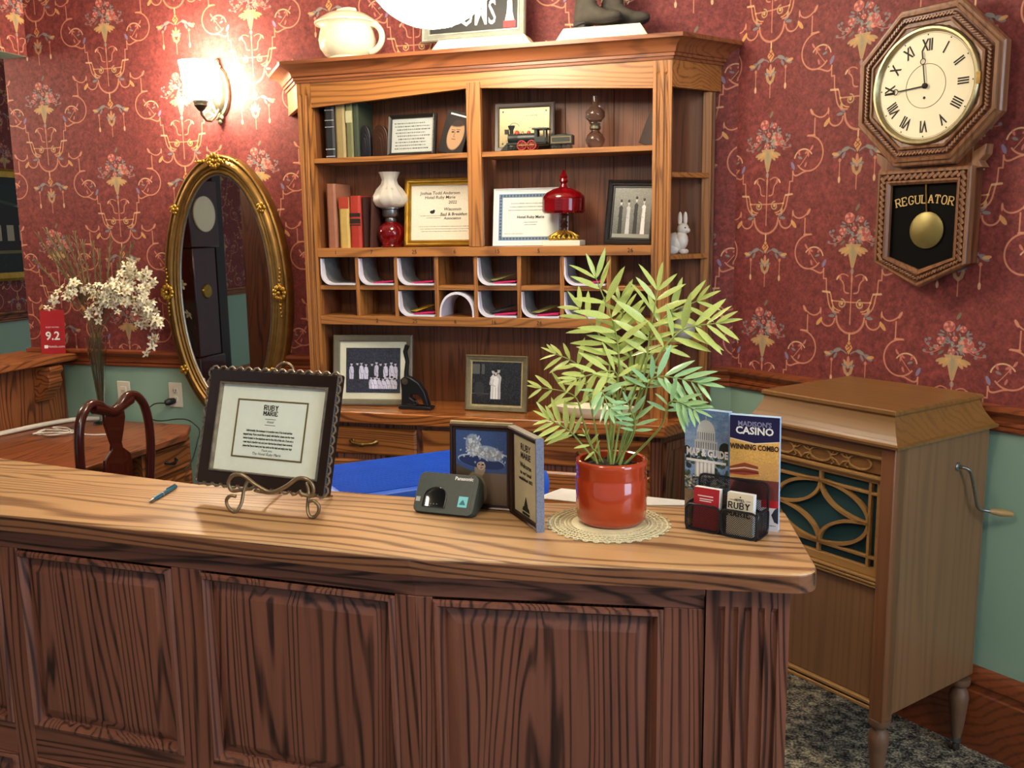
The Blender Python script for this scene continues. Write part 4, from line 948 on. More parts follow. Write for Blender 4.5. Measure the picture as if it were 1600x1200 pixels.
def riser(label, px0, px1, py0, py1, Y, h):
    x0, x1 = hx(px0, py0, Y), hx(px1, py1, Y); w = x1-x0
    o = thing('display_stand', label, 'stand', ((x0+x1)/2, Y+.05, ZTOP))
    L = [[(sx*(w/2-i), sy*(.055-i*.35), z) for sx, sy in ((-1, -1), (1, -1), (1, 1), (-1, 1))] for i, z in ((0, 0), (.002, .004), (.030, h-.004), (.033, h))]
    G().loops(L, True, True).obj('body', pm('cream_paint', '#efe6c0', '#e6dab0', 14, .5), o, smooth=20)
    g = G()
    for a_ in (-.03, 0, .03): g.tube([(a_+.016*math.cos(R(t)), -.0535+.0062, .016+.012*math.sin(R(t))) for t in range(0, 181, 20)], .0012, 5)
    for sx in (-1, 1): g.tube([(sx*(w/2-.06)+.014*math.cos(R(t)), -.0535+.006, .02+.01*math.sin(R(t))) for t in range(0, 271, 30)], .001, 5)
    g.obj('stencil', pm('stencil_grey', '#a8a283', '#908a6c', 30, .6), o)
    return o
riser('cream stencilled stand under the framed sign on the hutch', 672, 832, 78, 69, 3.42, .045)
riser('cream stencilled stand under the laced boots on the hutch', 866, 1014, 63, 50, 3.42, .052)
x0, x1 = hx(660, 62, 3.47), hx(821, 55, 3.47); w = x1-x0
sg = thing('framed_sign', 'black ROOMS sign in a pewter frame leaning on top of the hutch', 'sign', ((x0+x1)/2, 3.475, ZTOP+.047), (R(-5), 0, 0))
PEW = pm('pewter_frame', '#c4c6b8', '#8f9286', 40, .3, .5)
G().frame(w, .24, [(0, 0), (0, .014), (.004, .020), (.010, .014), (.020, .018), (.026, .010), (.030, .010), (.030, .002)]).obj('frame', PEW, sg, smooth=25)
G().box(-w/2+.002, w/2-.002, 0, .004, .002, .238).obj('backing', BLACK, sg)
quad('print', w-.056, .184, pm('sign_black', '#2b2c2c', '#1f2020', 20, .5), sg, (0, -.003, .028))
text('ROOMS', .128, WHITEP, sg, (-.035, -.0042, .092), bold=.001, sx=.56)
st = G().prism([(-.018, .03), (.018, .03), (.011, .06), (.009, .10), (.004, .112), (-.004, .112), (-.009, .10), (-.011, .06)], -.0065, -.004, 'y').obj('figure_print', WHITEP, sg, (w/2-.062, 0, .03)); 
G().box(-.024, .024, -.0062, -.0042, .034, .060).obj('red_label', pm('red_print', '#c22f33', '#a82428', 30, .5), sg, (w/2-.062, -.0003, 0))
BOOT = pm('worn_brown_suede', '#4e483d', '#2c2823', 30, .85, bump=.2); BOOTD = pm('dark_boot_heel', '#2f2a2a', '#201c1d', 30, .7)
def boot(label, x, y, rz):
    o = thing('boot', label, 'boot', (x, y, ZTOP+.052), (0, 0, rz), 'laced boots on the hutch')
    # foot sections along x (toe +x): (x, half width, z low, z high)
    sec = [(-.062, .020, .012, .060), (-.056, .028, .006, .10), (-.03, .030, .012, .115), (0, .029, .016, .100), (.03, .030, .012, .072), (.06, .031, .010, .056), (.09, .027, .014, .052), (.108, .018, .020, .046), (.116, .006, .026, .040)]
    L = []
    for sx, hw_, z0, z1 in sec:
        L.append([(sx, hw_*math.cos(2*math.pi*i/14), (z0+z1)/2+(z1-z0)/2*math.sin(2*math.pi*i/14)) for i in range(14)])
    G().loops(L, True, True).obj('foot', BOOT, o, smooth=70)
    L = []
    for z, xc, rx, ry in ((.07, -.022, .043, .029), (.10, -.022, .041, .028), (.14, -.018, .039, .027), (.20, -.012, .043, .031), (.25, -.008, .046, .034)):
        L.append([(xc+rx*math.cos(2*math.pi*i/16), ry*math.sin(2*math.pi*i/16), z) for i in range(16)])
    G().loops(L, True, True).obj('shaft', BOOT, o, smooth=60)
    G().prism([(-.064, 0), (-.016, 0), (-.014, .022), (-.062, .026)], -.024, .024, 'y').obj('heel', BOOTD, o, bevel=.003)
    L = [[(sx, hw_*1.04*math.cos(2*math.pi*i/14), z0+.001+.005*math.sin(2*math.pi*i/14)) for i in range(14)] for sx, hw_, z0, z1 in sec]
    G().loops(L, True, True).obj('sole', BOOTD, o, smooth=60)
    for k in range(7):
        z = .088+k*.02; xf = .020-.004*k+(.012 if k == 0 else 0)
        G().tube([(xf-.004, -.022, z), (xf+.007, -.008, z+.006), (xf+.007, .008, z+.006), (xf-.004, .022, z)], .0022, 5).obj('lace', pm('pale_lace', '#b9ab90', '#9a8d74', 40, .8), o)
        G().ball((xf-.002, -.024, z), .0035, 6, 4).obj('eyelet', BRASS, o)
    return o
boot('left one of the brown laced boots on the hutch, toe over the cream stand', hx(925, 40, 3.46), 3.452, R(-14)); boot('brown boot behind the other on the hutch, laces hidden', hx(966, 40, 3.5), 3.50, R(-6))
# ------------------------------------------------------------------ wall things
mr = thing('oval_mirror', 'oval mirror in a carved antique gold frame on the back wall', 'mirror', (-2.40, YB-.037, 1.355))
def eloop(rx, rz, y, n=72): return [(rx*math.cos(2*math.pi*i/n), y, rz*math.sin(2*math.pi*i/n)) for i in range(n)]
MP = [(0, .036), (0, -.006), (.004, -.014), (.010, -.016), (.013, -.010), (.018, -.010), (.026, -.022), (.034, -.028), (.044, -.028), (.050, -.020), (.053, -.022), (.060, -.022), (.064, -.016), (.070, -.020), (.076, -.020), (.080, -.014)]
G().loops([eloop(.312-d, .592-d, y) for d, y in MP]).obj('frame', GOLD, mr, smooth=50)
G().loops([eloop(.312-d, .592-d, y) for d, y in ((.080, -.013), (.083, -.016), (.088, -.012), (.090, -.008))]).obj('inner_slip', pm('silver_leaf', '#8a8274', '#5a5348', 50, .3, .7), mr, smooth=50)
G().add(eloop(.226, .506, -.010), [tuple(range(72))]).obj('looking_glass', pm('silvered_glass', '#c8cccb', '#c2c6c5', 2, .015, 1.0), mr)
def ornament(a, big):
    x, z = .283*math.cos(a), .563*math.sin(a); g = G(); rg = random.Random(int(a*100))
    ta = math.atan2(.563*math.cos(a), -.283*math.sin(a))
    for k in range(9 if big else 5):
        q = 2*math.pi*k/(9 if big else 5); r = .024 if big else .015
        g.ball((x+r*math.cos(q), -.036, z+r*math.sin(q)), (.012 if big else .010, .007, .012 if big else .010), 8, 5)
    g.ball((x, -.042, z), .009, 8, 5)
    if big:
        for s in (-1, 1):
            for k in range(1, 7): g.ball((x+s*math.cos(ta)*.017*k+rg.uniform(-.004, .004), -.034+.0015*k, z+s*math.sin(ta)*.017*k), (.008-.0006*k, .006, .010-.0007*k), 8, 5)
    g.obj('carved_ornament', GILT, mr, smooth=70)
for a, b in ((R(90), 1), (R(180), 1), (R(0), 1), (R(140), 0), (R(40), 0), (R(218), 0), (R(322), 0), (R(270), 1)): ornament(a, b)
# sconce
sc_ = thing('wall_sconce', 'lit wall sconce with white glass shade and pewter backplate', 'wall lamp', (-2.395, YB, 2.21))
def oval(rx, rz, y, n=28, dz=0): return [(rx*math.cos(2*math.pi*i/n), y, dz+rz*math.sin(2*math.pi*i/n)) for i in range(n)]
G().loops([oval(.052, .105, -.001), oval(.052, .105, -.008), oval(.045, .097, -.014), oval(.036, .086, -.011), oval(.032, .080, -.013), oval(.028, .074, -.024), oval(.012, .04, -.032)], True, True).obj('backplate', BRONZE, sc_, smooth=50)
g = G().ball((0, -.012, .122), (.013, .010, .016)).ball((0, -.012, .104), (.018, .008, .012)).ball((0, -.012, -.108), (.020, .010, .016)).ball((0, -.014, -.126), (.012, .009, .012))
for q in (-.012, .012): g.ball((q, -.016, -.112), .006, 8, 5).ball((q, -.014, .108), .006, 8, 5)
g.obj('crest', BRONZE, sc_, smooth=60)
SX = -.012
G().tube([(0, -.02, -.075), (-.001, -.045, -.105), (-.003, -.075, -.128), (-.007, -.105, -.128), (SX, -.128, -.105), (SX, -.13, -.075)], [.006, .0055, .0055, .0055, .006, .007], 10).obj('arm', BRONZE, sc_, smooth=60)
G().lathe([(.008, -.092), (.016, -.085), (.020, -.078), (.027, -.070), (.027, -.060), (.033, -.052), (.033, -.046)], 20, (SX, -.13, 0)).obj('socket_cup', pm('dark_pewter', '#4c463c', '#332e27', 30, .4, .6), sc_, smooth=40)
G().lathe([(.036, -.050), (.052, -.034), (.062, -.005), (.068, .04), (.074, .085), (.079, .105), (.073, .105), (.062, .05), (.04, -.02)], 32, (SX, -.13, 0), cap=False).obj('shade', glow('sconce_glass', (1.0, .84, .60, 1), SCONCE_L), sc_, smooth=60)
# globe pendants
GL = glow('globe_glass', (1.0, .86, .66, 1), GLOBE_L)
def pendant(label, loc, r, m):
    o = thing('globe_pendant', label, 'ceiling lamp', (loc[0], loc[1], ZC))
    dz = loc[2]-ZC
    G().lathe([(max(r*math.cos(R(a)), .002), r*math.sin(R(a))) for a in range(-90, 46, 9)]+[(r*.5, r*.80), (r*.46, r*.95)], 40, (0, 0, dz)).obj('globe', m, o, smooth=60)
    G().lathe([(r*.5, r*.93), (r*.52, r*1.0), (r*.4, r*1.12), (.02, r*1.2)], 24, (0, 0, dz)).obj('fitter', BRASS, o, smooth=50)
    G().lathe([(.009, dz+r*1.18), (.009, -.02)], 10).obj('stem', BRASS, o, smooth=50)
    G().lathe([(.012, -.04), (.05, -.02), (.062, 0)], 24).obj('canopy', BRASS, o, smooth=50)
pendant('lit white globe pendant hanging above the desk', (-1.083, 2.776, 2.428), .212, GL)
pendant('unseen globe lamp assumed near the diagonal wall', (1.35, .45, 2.62), .19, glow('assumed_globe_glass_b', (1.0, .88, .70, 1), CEIL_L))  # lamp out of view, assumed as a second light from the right
pendant('unseen globe lamp added in front of the desk to brighten the countertop', (-1.1, .35, 2.66), .17, glow('added_globe_glass', (1.0, .86, .66, 1), CEIL_L))  # unseen lamp, added to lift the light on the countertop
pendant('unseen globe lamp assumed in the room behind the service opening', (-4.5, 2.9, 2.4), .19, glow('assumed_globe_glass_c', (1.0, .82, .60, 1), CEIL_L))  # lamp out of view, assumed so that the far wall is lit
# outlets, charger and cords
def outlet(label, x, z, kind):
    o = thing('outlet_plate', label, 'outlet', (x, YB, z))
    G().box(-.036, .036, -.006, 0, -.058, .058).obj('plate', IVORY, o, bevel=.003)
    if kind == 'duplex':
        for dz in (.02, -.02):
            f = G().lathe([(.0165, 0), (.0165, .002), (.015, .003)], 20, (0, -.006, dz), 'y').obj('socket', IVORY, o, smooth=40)
            G().box(-.007, -.005, -.0098, -.0088, dz-.002, dz+.008).box(.005, .007, -.0098, -.0088, dz-.002, dz+.008).ball((0, -.0092, dz-.008), (.0025, .0006, .0025), 8, 4).obj('slots', BLACK, f)
    else:
        G().box(-.017, .017, -.009, -.005, -.033, .033).obj('rocker', IVORY, o, bevel=.002); G().box(-.012, .012, -.0105, -.008, .004, .02).obj('button', pm('pale_switch', '#c9c4b2', '#bdb8a6', 20, .4), o, bevel=.001)
    return o
outlet('ivory outlet below the oval mirror with a black charger plugged in', -2.730, .877, 'duplex'); outlet('ivory rocker plate half hidden behind the chair back', -3.015, .874, 'rocker')
ch = thing('charger_plug', 'black charger plugged into the wall outlet', 'charger', (-2.737, YB-.0095, .85))
G().tube([(0, 0, 0), (-.004, -.03, 0), (-.014, -.045, -.003)], [.014, .017, .012], 12).obj('body', BLACK, ch, smooth=60)
pts = [(-2.752, 3.565, .847), (-2.81, 3.56, .84), (-2.85, 3.555, .80), (-2.82, 3.55, .772), (-2.76, 3.54, .768), (-2.66, 3.52, .785), (-2.58, 3.49, .79), (-2.52, 3.46, .775), (-2.487, 3.44, .757), (-2.478, 3.41, .72), (-2.478, 3.36, .64), (-2.485, 3.31, .61)]
def smoothpts(p, n=5):
    p = [Vector(q) for q in p]; out = []
    for i in range(len(p)-1):
        a, b, c, d = p[max(i-1, 0)], p[i], p[i+1], p[min(i+2, len(p)-1)]
        for k in range(n):
            t = k/n; out.append(.5*((2*b)+(c-a)*t+(2*a-5*b+4*c-d)*t*t+(3*b-a-3*c+d)*t**3))
    return out+[p[-1]]
tag(G().tube(smoothpts(pts), .0028, 6).obj('power_cable', BLACK, smooth=60), 'thin black charger cord looping over the end of the left desk', 'cord')
# ------------------------------------------------------------------ regulator clock on the diagonal wall
ck = thing('regulator_clock', 'octagonal wooden regulator wall clock with a pendulum window', 'clock', CORN+DW*.80+Vector((0, 0, 2.003)), A_W)
CW = oak('clock_oak', '#82583a', '#4a2c18', 'z', .38, rings=5, lat=14, contrast=.5, coat=.2); CWD = oak('clock_case', '#6a3a20', '#38190c', 'z', .38, contrast=.5)
AP = .226
def octl(ap, y): 
    r = ap/math.cos(math.pi/8); return [(r*math.cos(R(22.5+45*i)), y, r*math.sin(R(22.5+45*i))) for i in range(8)]
G().loops([octl(ap, y) for ap, y in ((.19, -.002), (.19, -.05), (AP-.006, -.055), (AP, -.06), (AP, -.085), (AP-.004, -.09), (AP-.012, -.091), (AP-.014, -.098), (AP-.022, -.100), (AP-.025, -.094))]).obj('octagon_frame', CW, ck, smooth=25)
G().loops([octl(ap, y) for ap, y in ((AP-.048, -.094), (AP-.050, -.101), (AP-.056, -.102), (AP-.058, -.096), (AP-.068, -.095), (.155, -.088))]).obj('inner_moulding', CW, ck, smooth=25)
G().loops([octl(AP-.024, -.092), octl(AP-.049, -.092)]).obj('rope_channel', CWD, ck)
def rope(path, r, n, name, par, mat):
    g = G()
    for (ax, az), (bx, bz) in zip(path[:-1], path[1:]):
        for k in range(n):
            t = (k+.5)/n; x, z = ax+(bx-ax)*t, az+(bz-az)*t; L = math.hypot(bx-ax, bz-az)/n; an = math.atan2(bz-az, bx-ax)+.6
            g.obox((x, par[1], z), (L*1.35, r*1.5, L*.55), Matrix.Rotation(-an, 3, 'Y'))
    return g.obj(name, mat, par[0], bevel=.0015)
o8 = octl(AP-.0365, 0); o8 = [(p[0], p[2]) for p in o8]; o8.append(o8[0])
rope(o8, .008, 15, 'rope_moulding', (ck, -.097), CW)
def circ(r, y, n=48): return [(r*math.cos(2*math.pi*i/n), y, r*math.sin(2*math.pi*i/n)) for i in range(n)]
G().loops([circ(.168, -.090), circ(.168, -.100), circ(.163, -.106), circ(.157, -.106), circ(.152, -.098), circ(.150, -.092)]).obj('bezel', pm('brass_bezel', '#a89c78', '#7a6e4c', 40, .32, .85), ck, smooth=50)
dl = G().add(circ(.153, -.0925), [tuple(range(48))]).obj('dial', pm('aged_paper_dial', '#f0e8cc', '#e4d8b4', 7, .5), ck)
G().box(.160, .172, -.108, -.098, -.016, .016).obj('hinge', BRASS, ck)
for i in range(12):
    th = R(30*(i+1)); s = ('I', 'II', 'III', 'IIII', 'V', 'VI', 'VII', 'VIII', 'IX', 'X', 'XI', 'XII')[i]
    rr = .113; text(s, .046, INK, dl, (rr*math.sin(th), -.0935, rr*math.cos(th)), 'numeral', rot=(0, th, 0), sx=.62, bold=.0013)
    G().ball((.143*math.sin(th), -.0932, .143*math.cos(th)), (.0022, .0006, .0022), 6, 4).obj('minute_mark', INK, dl)
for r in (.062, .1475): G().tube(circ(r, -.0932), .0007 if r < .1 else .0004, 4, True).obj('dial_ring', pm('olive_ring', '#7a6c3a', '#5f532c', 30, .5), dl)
def hand(th, L, ring, name):
    d = Vector((math.sin(th), 0, math.cos(th))); g = G().bar(Vector((0, -.097, 0)), d*(ring-.009)+Vector((0, -.097, 0)), .0032, .0012, (0, 1, 0))
    c = d*ring; g.tube([(c.x+.008*math.cos(a*.524), -.097, c.z+.008*math.sin(a*.524)) for a in range(12)], .0012, 5, True)
    g.bar(d*(ring+.008)+Vector((0, -.097, 0)), d*L+Vector((0, -.097, 0)), .0035, .0012, (0, 1, 0)); return g.obj(name, INK, ck)
hand(R(352), .098, .070, 'hour_hand'); hand(R(266), .128, .094, 'minute_hand')
G().lathe([(.008, 0), (.008, .006), (.003, .009)], 16, (0, -.094, 0), 'y').obj('hub', INK, ck, smooth=40); G().ball((-.002, -.0935, -.033), (.004, .001, .004), 10, 5).obj('winding_hole', INK, ck)
# drop case
x0, x1, zt, zb_, zpnt = -.150, .150, -.235, -.512, -.585
pent = [(x0, zt), (x1, zt), (x1, zb_), (0, zpnt), (x0, zb_)]
def pin(d): 
    k = d*.8; return [(x0+d, zt-d), (x1-d, zt-d), (x1-d, zb_+k*.5), (0, zpnt+d*1.2), (x0+d, zb_+k*.5)]
G().prism([(x0-.0+.012, zt+.06), (x1-.012, zt+.06), (x1-.012, zb_), (0, zpnt+.012), (x0+.012, zb_)], -.060, -.001, 'y').obj('drop_case', CWD, ck, bevel=.002)
def pl3(d, y): return [(p[0], y, p[1]) for p in pin(d)]
G().loops([pl3(0, -.06), pl3(0, -.082), pl3(.004, -.086), pl3(.010, -.086), pl3(.012, -.080)]).obj('door_frame', CW, ck, smooth=25)
G().loops([pl3(.030, -.080), pl3(.032, -.086), pl3(.037, -.086), pl3(.044, -.078), pl3(.044, -.068)]).obj('door_moulding', CW, ck, smooth=25)
G().loops([pl3(.011, -.078), pl3(.031, -.078)]).obj('rope_channel', CWD, ck)
pp = pin(.021); pp.append(pp[0]); rope(pp, .007, 14, 'rope_moulding', (ck, -.082), CW)
G().add(pl3(.043, -.066), [(0, 1, 2, 3, 4)]).obj('dark_interior', pm('black_interior', '#060505', '#0b0908', 20, .7, spec=.1), ck)
G().bar((.005, -.0705, zt-.04), (.012, -.0705, -.36), .004, .003, (0, 1, 0)).obj('pendulum_rod', BRASS, ck)
G().lathe([(.054, 0), (.054, .003), (.046, .007), (.0, .009)], 36, (.014, -.068, -.415), 'y').obj('pendulum_bob', pm('dull_brass_bob', '#8f8450', '#6e6236', 26, .4, .6), ck, smooth=50)
# slab-serif lettering
SL_ = {'R': [[(0, 0), (0, 1), (.45, 1), (.58, .88), (.58, .62), (.45, .5), (0, .5)], [(.3, .5), (.62, 0)]], 'E': [[(.55, .25), (.55, 0), (0, 0), (0, 1), (.55, 1), (.55, .75)], [(0, .52), (.4, .52)]],
       'G': [[(.58, .72), (.58, .9), (.42, 1), (.18, 1), (0, .8), (0, .2), (.18, 0), (.42, 0), (.58, .15), (.58, .42), (.34, .42)]], 'U': [[(0, 1), (0, .2), (.15, 0), (.45, 0), (.6, .2), (.6, 1)]],
       'L': [[(0, 1), (0, 0), (.55, 0), (.55, .28)]], 'A': [[(0, 0), (.3, 1), (.6, 0)], [(.12, .36), (.48, .36)]], 'T': [[(.3, 0), (.3, 1)], [(0, .75), (0, 1), (.6, 1), (.6, .75)]],
       'O': [[(.18, 0), (.42, 0), (.6, .22), (.6, .78), (.42, 1), (.18, 1), (0, .78), (0, .22), (.18, 0)]], 'B': [[(0, 0), (0, 1), (.42, 1), (.55, .88), (.55, .64), (.42, .53), (0, .53)], [(.42, .53), (.6, .4), (.6, .13), (.45, 0), (0, 0)]],
       'Y': [[(0, 1), (.3, .5), (.6, 1)], [(.3, .5), (.3, 0)]], 'M': [[(0, 0), (0, 1), (.35, .35), (.7, 1), (.7, 0)]], 'I': [[(.1, 0), (.1, 1)]], 'H': [[(0, 0), (0, 1)], [(.6, 0), (.6, 1)], [(0, .5), (.6, .5)]]}
SERIF = {'R': [(0, 0), (0, 1), (.62, 0)], 'E': [(0, 0), (0, 1)], 'U': [(0, 1), (.6, 1)], 'L': [(0, 1), (0, 0)], 'A': [(0, 0), (.6, 0)], 'T': [(.3, 0)], 'B': [(0, 0), (0, 1)], 'Y': [(0, 1), (.6, 1), (.3, 0)], 'M': [(0, 0), (.7, 0), (0, 1), (.7, 1)], 'I': [(.1, 0), (.1, 1)], 'H': [(0, 0), (0, 1), (.6, 0), (.6, 1)]}
def slab_word(word, h, mat, parent, x, y, z, arc=0.0, wt=.15, name='lettering', adv=.86):
    tot = sum((.2 if c == 'I' else .7 if c == 'M' else .6)+(adv-.6) for c in word)*h; cx = -tot/2
    for c in word:
        wd = (.2 if c == 'I' else .7 if c == 'M' else .6)*h; mid = cx+wd/2; g = G(); th = arc*mid
        def T(p):
            u, v = (p[0]*h-wd/2), p[1]*h
            px, pz = mid+u*math.cos(th)+v*math.sin(th), -u*math.sin(th)+v*math.cos(th)-arc*mid*mid/2
            return (x+px, y, z+pz)
        for st in SL_[c]:
            for a, b in zip(st[:-1], st[1:]): g.bar(T(a), T(b), h*wt*(1 if abs(a[1]-b[1]) > .3 else .8), .0005, (0, 1, 0))
        for p in SERIF.get(c, ()): g.bar(T((p[0]-.15, p[1]+(.04 if p[1] < .5 else -.04))), T((p[0]+.15, p[1]+(.04 if p[1] < .5 else -.04))), h*.09, .0005, (0, 1, 0))
        g.obj(name, mat, parent); cx += wd+(adv-.6)*h
slab_word('REGULATOR', .024, pm('gilt_letters', '#d8b878', '#c2a05e', 40, .4), ck, .004, -.0685, -.335, arc=2.6)
G().prism([(.128, -.20), (.175, -.175), (.172, -.205), (.155, -.222), (.168, -.24), (.128, -.245)], -.06, -.02, 'y').obj('ear_bracket', CW, ck, bevel=.002)
G().prism([(-.128, -.20), (-.175, -.175), (-.172, -.205), (-.155, -.222), (-.168, -.24), (-.128, -.245)], -.06, -.02, 'y').obj('ear_bracket', CW, ck, bevel=.002)
# ------------------------------------------------------------------ phonograph cabinet
PH = thing('phonograph_cabinet', 'antique upright phonograph cabinet with fretwork grille and side crank', 'phonograph', CORN+DW*.785-NW*.266, A_W)
HX_, Y0_, Y1_ = .243, -.231, .231
def pb(name, x0, x1, y0, y1, z0, z1, m=PHON, bevel=.003): return G().box(x0, x1, y0, y1, z0, z1).obj(name, m, PH, bevel=bevel)
pb('side_panel', HX_-.022, HX_, Y0_+.02, Y1_, .25, 1.02); pb('side_panel', -HX_, -HX_+.022, Y0_+.02, Y1_, .25, 1.02)
pb('back_panel', -HX_+.02, HX_-.02, Y1_-.015, Y1_-.003, .25, 1.02)
pb('bottom_board', -HX_+.02, HX_-.02, Y0_+.02, Y1_-.01, .255, .275)
for x in (-HX_, HX_-.042): pb('corner_post', x, x+.042, Y0_, Y0_+.05, .236, 1.02, m=oak('post_walnut', '#7a4f32', '#5a3820', 'z', .4, contrast=.3, rings=4))
# lid with cove
def rloop(ex, z, back=0): 
    x = HX_+ex; return [(x, Y0_-ex, z), (x, min(Y1_+ex, .262), z), (-x, min(Y1_+ex, .262), z), (-x, Y0_-ex, z)]
lid = G().loops([rloop(-.01, 1.018), rloop(.016, 1.02), rloop(.018, 1.028), rloop(.010, 1.032), rloop(.0, 1.046), rloop(-.010, 1.064), rloop(-.018, 1.082), rloop(-.022, 1.098), rloop(-.020, 1.102), rloop(-.016, 1.105), rloop(-.016, 1.114), rloop(-.02, 1.117)], True, True).obj('lid', PHON_T, PH, smooth=25)
lid['label'] = 'coved lid'
G().box(-HX_+.03, HX_-.03, Y0_+.005, Y1_-.02, .975, 1.019).obj('upper_rail', PHON_T, PH, bevel=.002)
zG0, zG1 = .665, .915
# fretwork band
pb('fret_board', -HX_+.042, HX_-.042, Y0_+.012, Y0_+.02, .935, .985, m=oak('fret_ground', '#7a5228', '#5c3c1c', 'x', .5, contrast=.3))
FRET = oak('fret_walnut', '#96703e', '#7a5628', 'x', .45, contrast=.25, rings=4)
def estrip(cx, cz, rx, rz, a0, a1, w, y, n=24): return [(cx+rx*math.cos(R(a0+(a1-a0)*i/n)), y, cz+rz*math.sin(R(a0+(a1-a0)*i/n))) for i in range(n+1)]
for cx in (-.13, 0, .13):
    G().tube(estrip(cx, .960, .036, .019, 0, 345, 0, Y0_+.010, 22), .0035, 6, True).obj('fret_oval', FRET, PH, smooth=60)
for cx in (-.065, .065):
    g = G()
    for s in (-1, 1):
        g.tube([(cx-.03, Y0_+.010, .960+s*.003), (cx-.012, Y0_+.010, .960+s*.008), (cx, Y0_+.010, .960+s*.020), (cx+.012, Y0_+.010, .960+s*.008), (cx+.03, Y0_+.010, .960+s*.003)], .003, 6)
        g.tube([(cx+s*.03, Y0_+.010, .963), (cx+s*.018, Y0_+.010, .976), (cx+s*.028, Y0_+.010, .982)], .0025, 6).tube([(cx+s*.03, Y0_+.010, .957), (cx+s*.018, Y0_+.010, .944), (cx+s*.028, Y0_+.010, .938)], .0025, 6)
    g.obj('fret_tracery', FRET, PH, smooth=60)
for z in (.985, .928): G().box(-HX_+.04, HX_-.04, Y0_+.001, Y0_+.02, z-.004, z+.004).box(-HX_+.04, HX_-.04, Y0_+.005, Y0_+.02, z-.009, z-.005).obj('bead_moulding', FRET, PH, bevel=.001)
# grille
G().box(-HX_+.04, HX_-.04, Y0_+.028, Y0_+.032, zG0-.02, zG1+.01).obj('grille_cloth', pm('teal_cloth', '#1b4249', '#12343b', 400, .9), PH)
GRL = FRET
def gbar(x0, x1, z0, z1): return G().box(x0, x1, Y0_+.012, Y0_+.027, z0, z1).obj('grille_bar', GRL, PH, bevel=.001)
gx = HX_-.045
gbar(-gx, gx, zG1-.006, zG1+.012); gbar(-gx, gx, zG0-.02, zG0+.004); gbar(-gx, -gx+.012, zG0, zG1); gbar(gx-.012, gx, zG0, zG1)
for z in (zG1-.036, zG0+.032): gbar(-gx+.012, gx-.012, z-.004, z+.004)
for x in (-gx+.034, gx-.034): gbar(x-.004, x+.004, zG0, zG1)
gbar(-.004, .004, zG1-.036, zG1-.006); gbar(-.004, .004, zG0+.004, zG0+.032)
gz = (zG0+zG1)/2; ex_, ez_ = gx-.036, (zG1-zG0)/2-.034
def flatstrip(pts, w):
    g = G(); L0, L1, L2, L3 = [], [], [], []
    for i, p in enumerate(pts):
        a = Vector(pts[max(i-1, 0)]); b = Vector(pts[min(i+1, len(pts)-1)]); t = (b-a).normalized(); n = Vector((-t.z, 0, t.x)); p = Vector(p)
        for L, q, y in ((L0, 1, Y0_+.012), (L1, -1, Y0_+.012), (L2, -1, Y0_+.027), (L3, 1, Y0_+.027)): L.append((p.x+n.x*w/2*q, y, p.z+n.z*w/2*q))
    return g.loops([[L0[i], L1[i], L2[i], L3[i]] for i in range(len(pts))], True, True)
flatstrip(estrip(0, gz, ex_, ez_, 0, 360, 0, 0, 48), .010).obj('grille_oval', GRL, PH)
for sx in (-1, 1):
    for sz in (-1, 1):
        pts = []
        for k in range(17):
            a = R(90*k/16); pts.append((sx*(ex_-ex_*math.sin(a)), 0, gz+sz*(ez_-ez_*math.cos(a))))
        flatstrip(pts, .009).obj('grille_arc', GRL, PH)
# lower door
for z in (.632,): G().box(-HX_+.04, HX_-.04, Y0_-.002, Y0_+.02, z-.012, z-.006).box(-HX_+.04, HX_-.04, Y0_-.004, Y0_+.02, z-.003, z+.003).box(-HX_+.04, HX_-.04, Y0_-.002, Y0_+.02, z+.006, z+.012).obj('reeded_moulding', FRET, PH, bevel=.001)
pb('lower_door', -HX_+.042, HX_-.042, Y0_+.010, Y0_+.028, .29, .62, bevel=.002)
for z in (.284, .268): G().box(-HX_+.04, HX_-.04, Y0_-.002, Y0_+.02, z-.005, z+.005).obj('base_moulding', FRET, PH, bevel=.002)
# legs
LEGM = pm('worn_leg', '#7a5a42', '#5c4230', 30, .5)
for x in (-HX_+.022, HX_-.022):
    for y in (Y0_+.024, Y1_-.03):
        lgm = G().lathe([(.012, .032), (.014, .05), (.016, .06), (.020, .09), (.026, .15), (.029, .175), (.026, .195), (.019, .205), (.019, .212), (.027, .218), (.030, .228), (.030, .24)], 18, (x, y, 0)).obj('leg', LEGM, PH, smooth=50)
        G().lathe([(.015, .030), (.015, .044), (.011, .046)], 14, (x, y, 0)).obj('castor_cup', STEEL, lgm, smooth=40)
        G().lathe([(.013, -.006), (.015, -.003), (.015, .003), (.013, .006)], 16, (x, y, .0152), 'x').obj('castor', pm('castor_brown', '#3a2e26', '#2a211b', 30, .5), lgm, smooth=40)
# crank on the side
ckx = HX_
G().lathe([(.013, 0), (.013, .003), (.008, .006)], 18, (ckx, .072, .925), 'x').obj('crank_plate', STEEL, PH, smooth=40)
cr_ = G().tube(smoothpts([(ckx, .072, .925), (ckx+.02, .074, .925), (ckx+.030, .085, .915), (ckx+.030, .105, .88), (ckx+.03, .125, .83), (ckx+.03, .140, .80), (ckx+.035, .158, .79), (ckx+.05, .178, .786)]), .005, 8).obj('crank', STEEL, PH, smooth=60)
G().tube([(ckx+.046, .172, .787), (ckx+.052, .185, .785), (ckx+.065, .21, .779), (ckx+.078, .236, .774)], [.005, .009, .011, .008], 12).obj('crank_grip', pm('pale_wood_grip', '#b08a58', '#94703f', 30, .4), PH, smooth=60)
